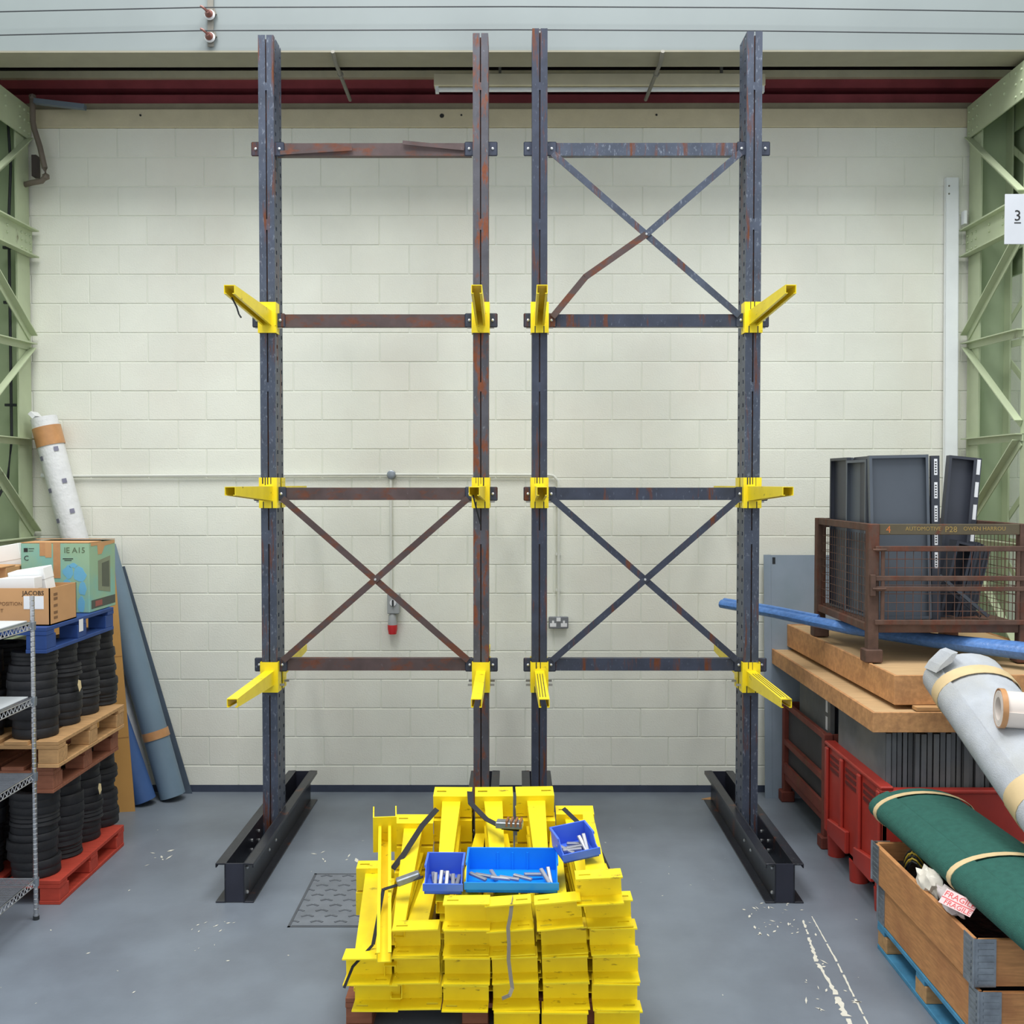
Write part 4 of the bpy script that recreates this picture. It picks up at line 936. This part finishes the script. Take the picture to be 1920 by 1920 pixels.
crumple('white_cloth', 'crumpled white cloth hanging over the collar plank', 'cloth', (1.925, 4.78, 0.565), 0.062, 0.11, 0.085, mat('white_cloth_fabric', (226, 220, 208), 0.9, var=0.06), 5)
ft = thing('fragile_tape_bag', 'clear bag with red and white fragile tape on the collar corner', 'bag', (1.92, 4.42, 0.585))
ob_ = crumple('bag_film', 'x', 'x', (0, 0.1, 0), 0.05, 0.16, 0.055, mat('pale_film', (196, 186, 186), 0.3, var=0.1, scale=20), 9)
ob_.parent = ft; del ob_['label']; del ob_['category']
TP = Matrix.Translation((-0.018, 0.0, 0.03)) @ Euler((R(38), R(8), R(-52))).to_matrix().to_4x4() @ Matrix.Scale(0.72, 4)
MB().box((-0.10, -0.045, 0.0), (0.10, 0.06, 0.004), TP).build('tape_patch', mat('white_red_tape', (226, 190, 190), 0.5, var=0.05), ft)
text('tape_lettering', 'FRAGILE', 0.052, REDPL, ft, TP @ Matrix.Translation((0, 0.028, 0.005))); text('tape_lettering', 'FRAGILE', 0.045, REDPL, ft, TP @ Matrix.Translation((0.01, -0.025, 0.005)))
MB().box((-0.10, -0.003, 0.004), (0.10, 0.003, 0.005), TP).build('tape_stripe', REDPL, ft)
random.seed(11)

# ================================================================ PILE OF LOOSE ARMS
pallet('pallet', 'brown wooden pallet under the pile of loose yellow arms', (-0.75, 4.545, 0), 1.15, 1.0, 0.14, RBRW)
FS = ['outermost front stack beside the askew bin', 'front stack next to the outermost stack', 'front stack under the grey ribbon', 'front stack under the wide blue bin', 'front stack below the small pin bin', 'lowest front stack by the open-side-up arm']
BS = ['two-high rear stack at the low end', 'rear stack at the tip of the open-side-up arm', 'rear stack behind the small pin bin', 'rear stack behind the ratchet buckle', 'rear stack between buckle and askew bin', 'rear stack behind the askew bin']
LY = {2: ['bottom', 'top'], 3: ['bottom', 'middle', 'top'], 4: ['bottom', 'second', 'third', 'top'], 5: ['bottom', 'second', 'middle', 'fourth', 'top'], 6: ['bottom', 'second', 'third', 'fourth', 'fifth', 'top'], 1: ['only one']}
first = None
def loose(label, group, M):
    global first
    if first is None:
        t = thing('loose_cantilever', label, 'rack arm', group=group); arm_parts(t); first = t
    else: t = dup(first, label=label, group=group); t['label'] = label
    if group: t['group'] = group
    elif 'group' in t: del t['group']
    t.matrix_world = M; t.location = M.to_translation(); t.rotation_mode = 'QUATERNION'; t.rotation_quaternion = M.to_quaternion(); return t
def lying(x, y, zc, rear, yaw, pitch, rollz):
    """arm lying on its side; local X = arm length, local Z (arm depth) lies along world X, local Y along world Z"""
    ax = Vector((0, 1, 0)) if not rear else Vector((0, -1, 0))
    az = Vector((-1, 0, 0)) if not rear else Vector((1, 0, 0))
    if random.random() < 0.45: az = -az
    ay = az.cross(ax)
    B = Matrix((ax, ay, az)).transposed().to_4x4()
    shift = -0.043*az.x   # centre the bracket on x
    T = Matrix.Translation((x, y, zc)) @ Matrix.Rotation(R(yaw), 4, 'Z') @ Matrix.Rotation(R(pitch), 4, 'X') @ Matrix.Rotation(R(rollz), 4, 'Y') @ Matrix.Translation((-shift, 0, 0)) @ B
    return T
front_cols = [
    (0.452, [0, -0.012, -0.010, -0.018, -0.045, -0.085], 6, [0, 0, 1, 1, 2, 3]),
    (0.218, [0.004, 0.008, 0.002, -0.008, -0.026], 5, [0, 1, 2, 3, 6]),
    (0.0, [0.006, 0.0, -0.004, -0.010, -0.022], 5, [0, 1, 2, 3, 4]),
    (-0.21, [0, 0, 0.002, 0.008], 4, [0, 0, 1, 1]),
    (-0.425, [0, -0.002, 0.002], 3, [1, 1, 2]),
    (-0.635, [0.03, 0.0], 2, [0, 1])]
for ci, (cx, dx, n, rl_) in enumerate(front_cols):
    for k in range(n):
        loose('loose yellow arm, %s of the %s' % (LY[n][k], FS[ci]), 'front brackets of the pile', lying(cx+dx[k]+random.uniform(-0.005, 0.005), 4.52+random.uniform(-0.02, 0.016)-(0.02 if k == n-1 else 0), 0.2015+0.1195*(k-(1 if ci < 3 else 0))+(0.012 if k == n-1 and rl_[k] > 4 else 0), 0, random.uniform(-1, 1), 0, -rl_[k]))
back_cols = [(-0.735, 2), (-0.53, 4), (-0.322, 5), (-0.104, 5), (0.108, 5), (0.32, 4)]
for ci, (cx, n) in enumerate(back_cols):
    for k in range(n):
        top = k == n-1
        loose('loose yellow arm, %s of the %s' % (LY[n][k], BS[ci]), 'rear brackets of the pile', lying(cx+random.uniform(-0.006, 0.006), 5.43+random.uniform(-0.01, 0.015)-(0.06 if -0.6 < cx < -0.5 else 0), 0.202+0.130*k+(0.03 if cx > 0.3 and k == 3 else 0), 1, (2 if cx < -0.7 else 0 if not top else {-0.322: -1, -0.104: 2, 0.108: 3}.get(cx, 0)), 2.9*k, 0))
# one more arm across the right of the back, and the arm lying open side up
ax = Vector((0.115, -0.96, -0.245)).normalized(); az = Vector((0, 0, -1)); az = (az-ax*az.dot(ax)).normalized(); ay = az.cross(ax)
M_ = Matrix.Translation((-0.655, 5.20, 0.612)) @ Matrix((ax, ay, az)).transposed().to_4x4()
loose('loose yellow arm lying open side up at the end of the pile', None, M_)
# bins
def bin_(label, loc, rot, W_, D_, H_, m):
    t = thing('storage_bin', label, 'bin', loc, rot); tk = 0.004; hf = H_*0.42
    b = MB(); b.box((0, 0, 0), (W_, D_, tk)); b.box((0, 0, 0), (W_, tk, hf)); b.box((0, D_-tk, 0), (W_, D_, H_))
    for x in (0, W_-tk): b.prism([(0, 0), (D_, 0), (D_, H_), (D_*0.32, H_), (D_*0.16, hf*1.25), (0, hf)], 0, x, x+tk)
    b.build('shell', m, t)
    r_ = MB(); r_.box((-0.006, -0.008, hf-0.028), (W_+0.006, 0.0, hf+0.004)); r_.box((-0.005, D_*0.3, H_-0.012), (0, D_+0.004, H_)); r_.box((W_, D_*0.3, H_-0.012), (W_+0.005, D_+0.004, H_)); r_.box((-0.005, D_, H_-0.012), (W_+0.005, D_+0.005, H_))
    r_.build('rim', m, t)
    if W_ > 0.3:
        for x in (0.33, 0.5, 0.67): MB().box((W_*x-0.004, D_-tk-0.004, tk), (W_*x+0.004, D_-tk, H_-0.02)).build('rib', m, t)
    return t
B1 = bin_('wide bright blue open-front bin on the pile of arms', (-0.216, 4.535, 0.617), (R(3), 0, R(-1.0)), 0.405, 0.24, 0.105, BINB)
B2 = bin_('small violet-blue bin with steel pins left of the wide bin', (-0.398, 4.53, 0.612), (R(3), 0, R(-1)), 0.165, 0.20, 0.105, BINV)
B3 = bin_('small violet-blue bin turned askew at the right of the pile', (0.222, 4.60, 0.722), (R(4), R(-7), R(14)), 0.165, 0.19, 0.092, BINV)
def pins(t, spots, lab):
    Mw = Matrix.Translation(t.location) @ t.rotation_euler.to_matrix().to_4x4()
    for x, y, z, a, tilt in spots:
        M = Mw @ Matrix.Translation((x, y, z)) @ Matrix.Rotation(R(a), 4, 'Z') @ Matrix.Rotation(R(tilt), 4, 'X')
        b = MB().box((-0.009, -0.045, 0), (0.009, 0.045, 0.014)); o = b.build('steel_pin', PINM, bevel=0.003)
        o.location = M.to_translation(); o.rotation_euler = M.to_euler(); tag(o, lab, 'pin', lab)
pins(B2, [(0.04, 0.10, 0.012, 3, 22), (0.065, 0.10, 0.02, -2, 28), (0.092, 0.10, 0.018, 0, 26), (0.12, 0.095, 0.012, 4, 15), (0.142, 0.095, 0.01, -6, 12), (0.03, 0.13, 0.01, 10, 5), (0.1, 0.15, 0.01, 40, 3)], 'flat steel locking pin in the small bin left of the wide bin')
pins(B1, [(0.05, 0.07, 0.035, 60, 8), (0.08, 0.09, 0.03, 80, 5), (0.15, 0.06, 0.032, 95, 8), (0.19, 0.065, 0.03, 85, 6), (0.25, 0.08, 0.028, 70, 5), (0.35, 0.07, 0.04, 30, 25), (0.37, 0.09, 0.035, 10, 30), (0.12, 0.12, 0.02, 20, 4), (0.3, 0.13, 0.02, 100, 4)], 'flat steel locking pin in the wide bright blue bin')
pins(B3, [(0.03, 0.08, 0.02, 50, 20), (0.06, 0.07, 0.015, 85, 4), (0.08, 0.09, 0.016, 95, 5), (0.12, 0.10, 0.02, 10, 35), (0.135, 0.10, 0.024, -5, 40), (0.1, 0.13, 0.01, 70, 3)], 'flat steel locking pin in the askew small bin')
# straps
def ribbon(name, pts, wd, m, parent, up=(0, 1, 0), th=0.003):
    b = MB()
    for p, q in zip(pts, pts[1:]):
        d = (Vector(q)-Vector(p)); b.bar(p, Vector(q)+d.normalized()*0.004, wd, th, up)
    return b.build(name, m, parent)
s1 = thing('ratchet_strap', 'black ratchet strap across the rear brackets of the pile', 'strap', (0, 0, 0))
ribbon('webbing', [(-0.235, 5.42, 0.80), (-0.225, 5.30, 0.775), (-0.14, 5.14, 0.745), (-0.06, 5.05, 0.735), (0.02, 5.02, 0.735)], 0.03, STRAP, s1, (0.2, -0.5, 1))
ribbon('webbing', [(-0.235, 5.42, 0.80), (-0.235, 5.50, 0.72), (-0.235, 5.52, 0.45)], 0.03, STRAP, s1, (0, 1, 0.3))
ribbon('webbing', [(-0.40, 5.32, 0.74), (-0.47, 5.24, 0.68), (-0.55, 5.08, 0.585), (-0.59, 5.0, 0.55)], 0.028, STRAP, s1, (0.4, -0.3, 1))
ribbon('webbing', [(0.25, 5.3, 0.75), (0.33, 5.2, 0.70), (0.42, 5.0, 0.62), (0.46, 4.9, 0.55)], 0.022, STRAP, s1, (-0.4, -0.3, 1))
bk = MB().box((-0.07, -0.03, 0), (0.06, 0.03, 0.03), Matrix.Translation((-0.02, 5.03, 0.742)) @ Matrix.Rotation(R(-8), 4, 'Z')).build('ratchet_frame', GALV, s1, bevel=0.003)
k = MB()
for i in range(4): k.box((-0.03+0.022*i, -0.034, 0.012), (-0.02+0.022*i, 0.034, 0.04), Matrix.Translation((-0.01, 5.03, 0.742)) @ Matrix.Rotation(R(-8), 4, 'Z'))
k.build('ratchet_handle', mat('rusty_buckle', (150, 104, 70), 0.6, 0.3, var=0.2, scale=30), bk)
s2 = thing('ratchet_strap', 'black ratchet strap with grey ratchet over the open-side-up arm', 'strap', (0, 0, 0))
ribbon('webbing', [(-0.62, 4.50, 0.40), (-0.605, 4.66, 0.525), (-0.60, 4.70, 0.565), (-0.52, 4.70, 0.59), (-0.50, 4.70, 0.60), (-0.42, 4.68, 0.63)], 0.016, STRAP, s2, (0, -0.4, 1))
MB().box((-0.055, -0.022, -0.012), (0.055, 0.022, 0.02), Matrix.Translation((-0.485, 4.70, 0.612)) @ Euler((0, R(-16), R(12))).to_matrix().to_4x4()).build('ratchet_frame', GALV, s2, bevel=0.005)
ribbon('webbing', [(-0.62, 4.50, 0.40), (-0.70, 4.44, 0.33), (-0.73, 4.40, 0.26)], 0.012, STRAP, s2, (0.3, -0.5, 0.5))
s3 = thing('grey_ribbon', 'limp grey ribbon hanging down the front of the pile', 'ribbon', (0, 0, 0))
ribbon('ribbon', [(-0.008, 4.46, 0.628), (-0.012, 4.402, 0.622), (-0.018, 4.398, 0.57), (-0.028, 4.396, 0.52), (-0.024, 4.396, 0.45), (-0.026, 4.398, 0.38), (-0.016, 4.396, 0.30), (-0.01, 4.394, 0.26), (-0.022, 4.38, 0.235), (-0.05, 4.37, 0.228)], 0.016, mat('dull_grey_ribbon', (146, 138, 122), 0.8), s3, (0, 1, 0.1), 0.002)
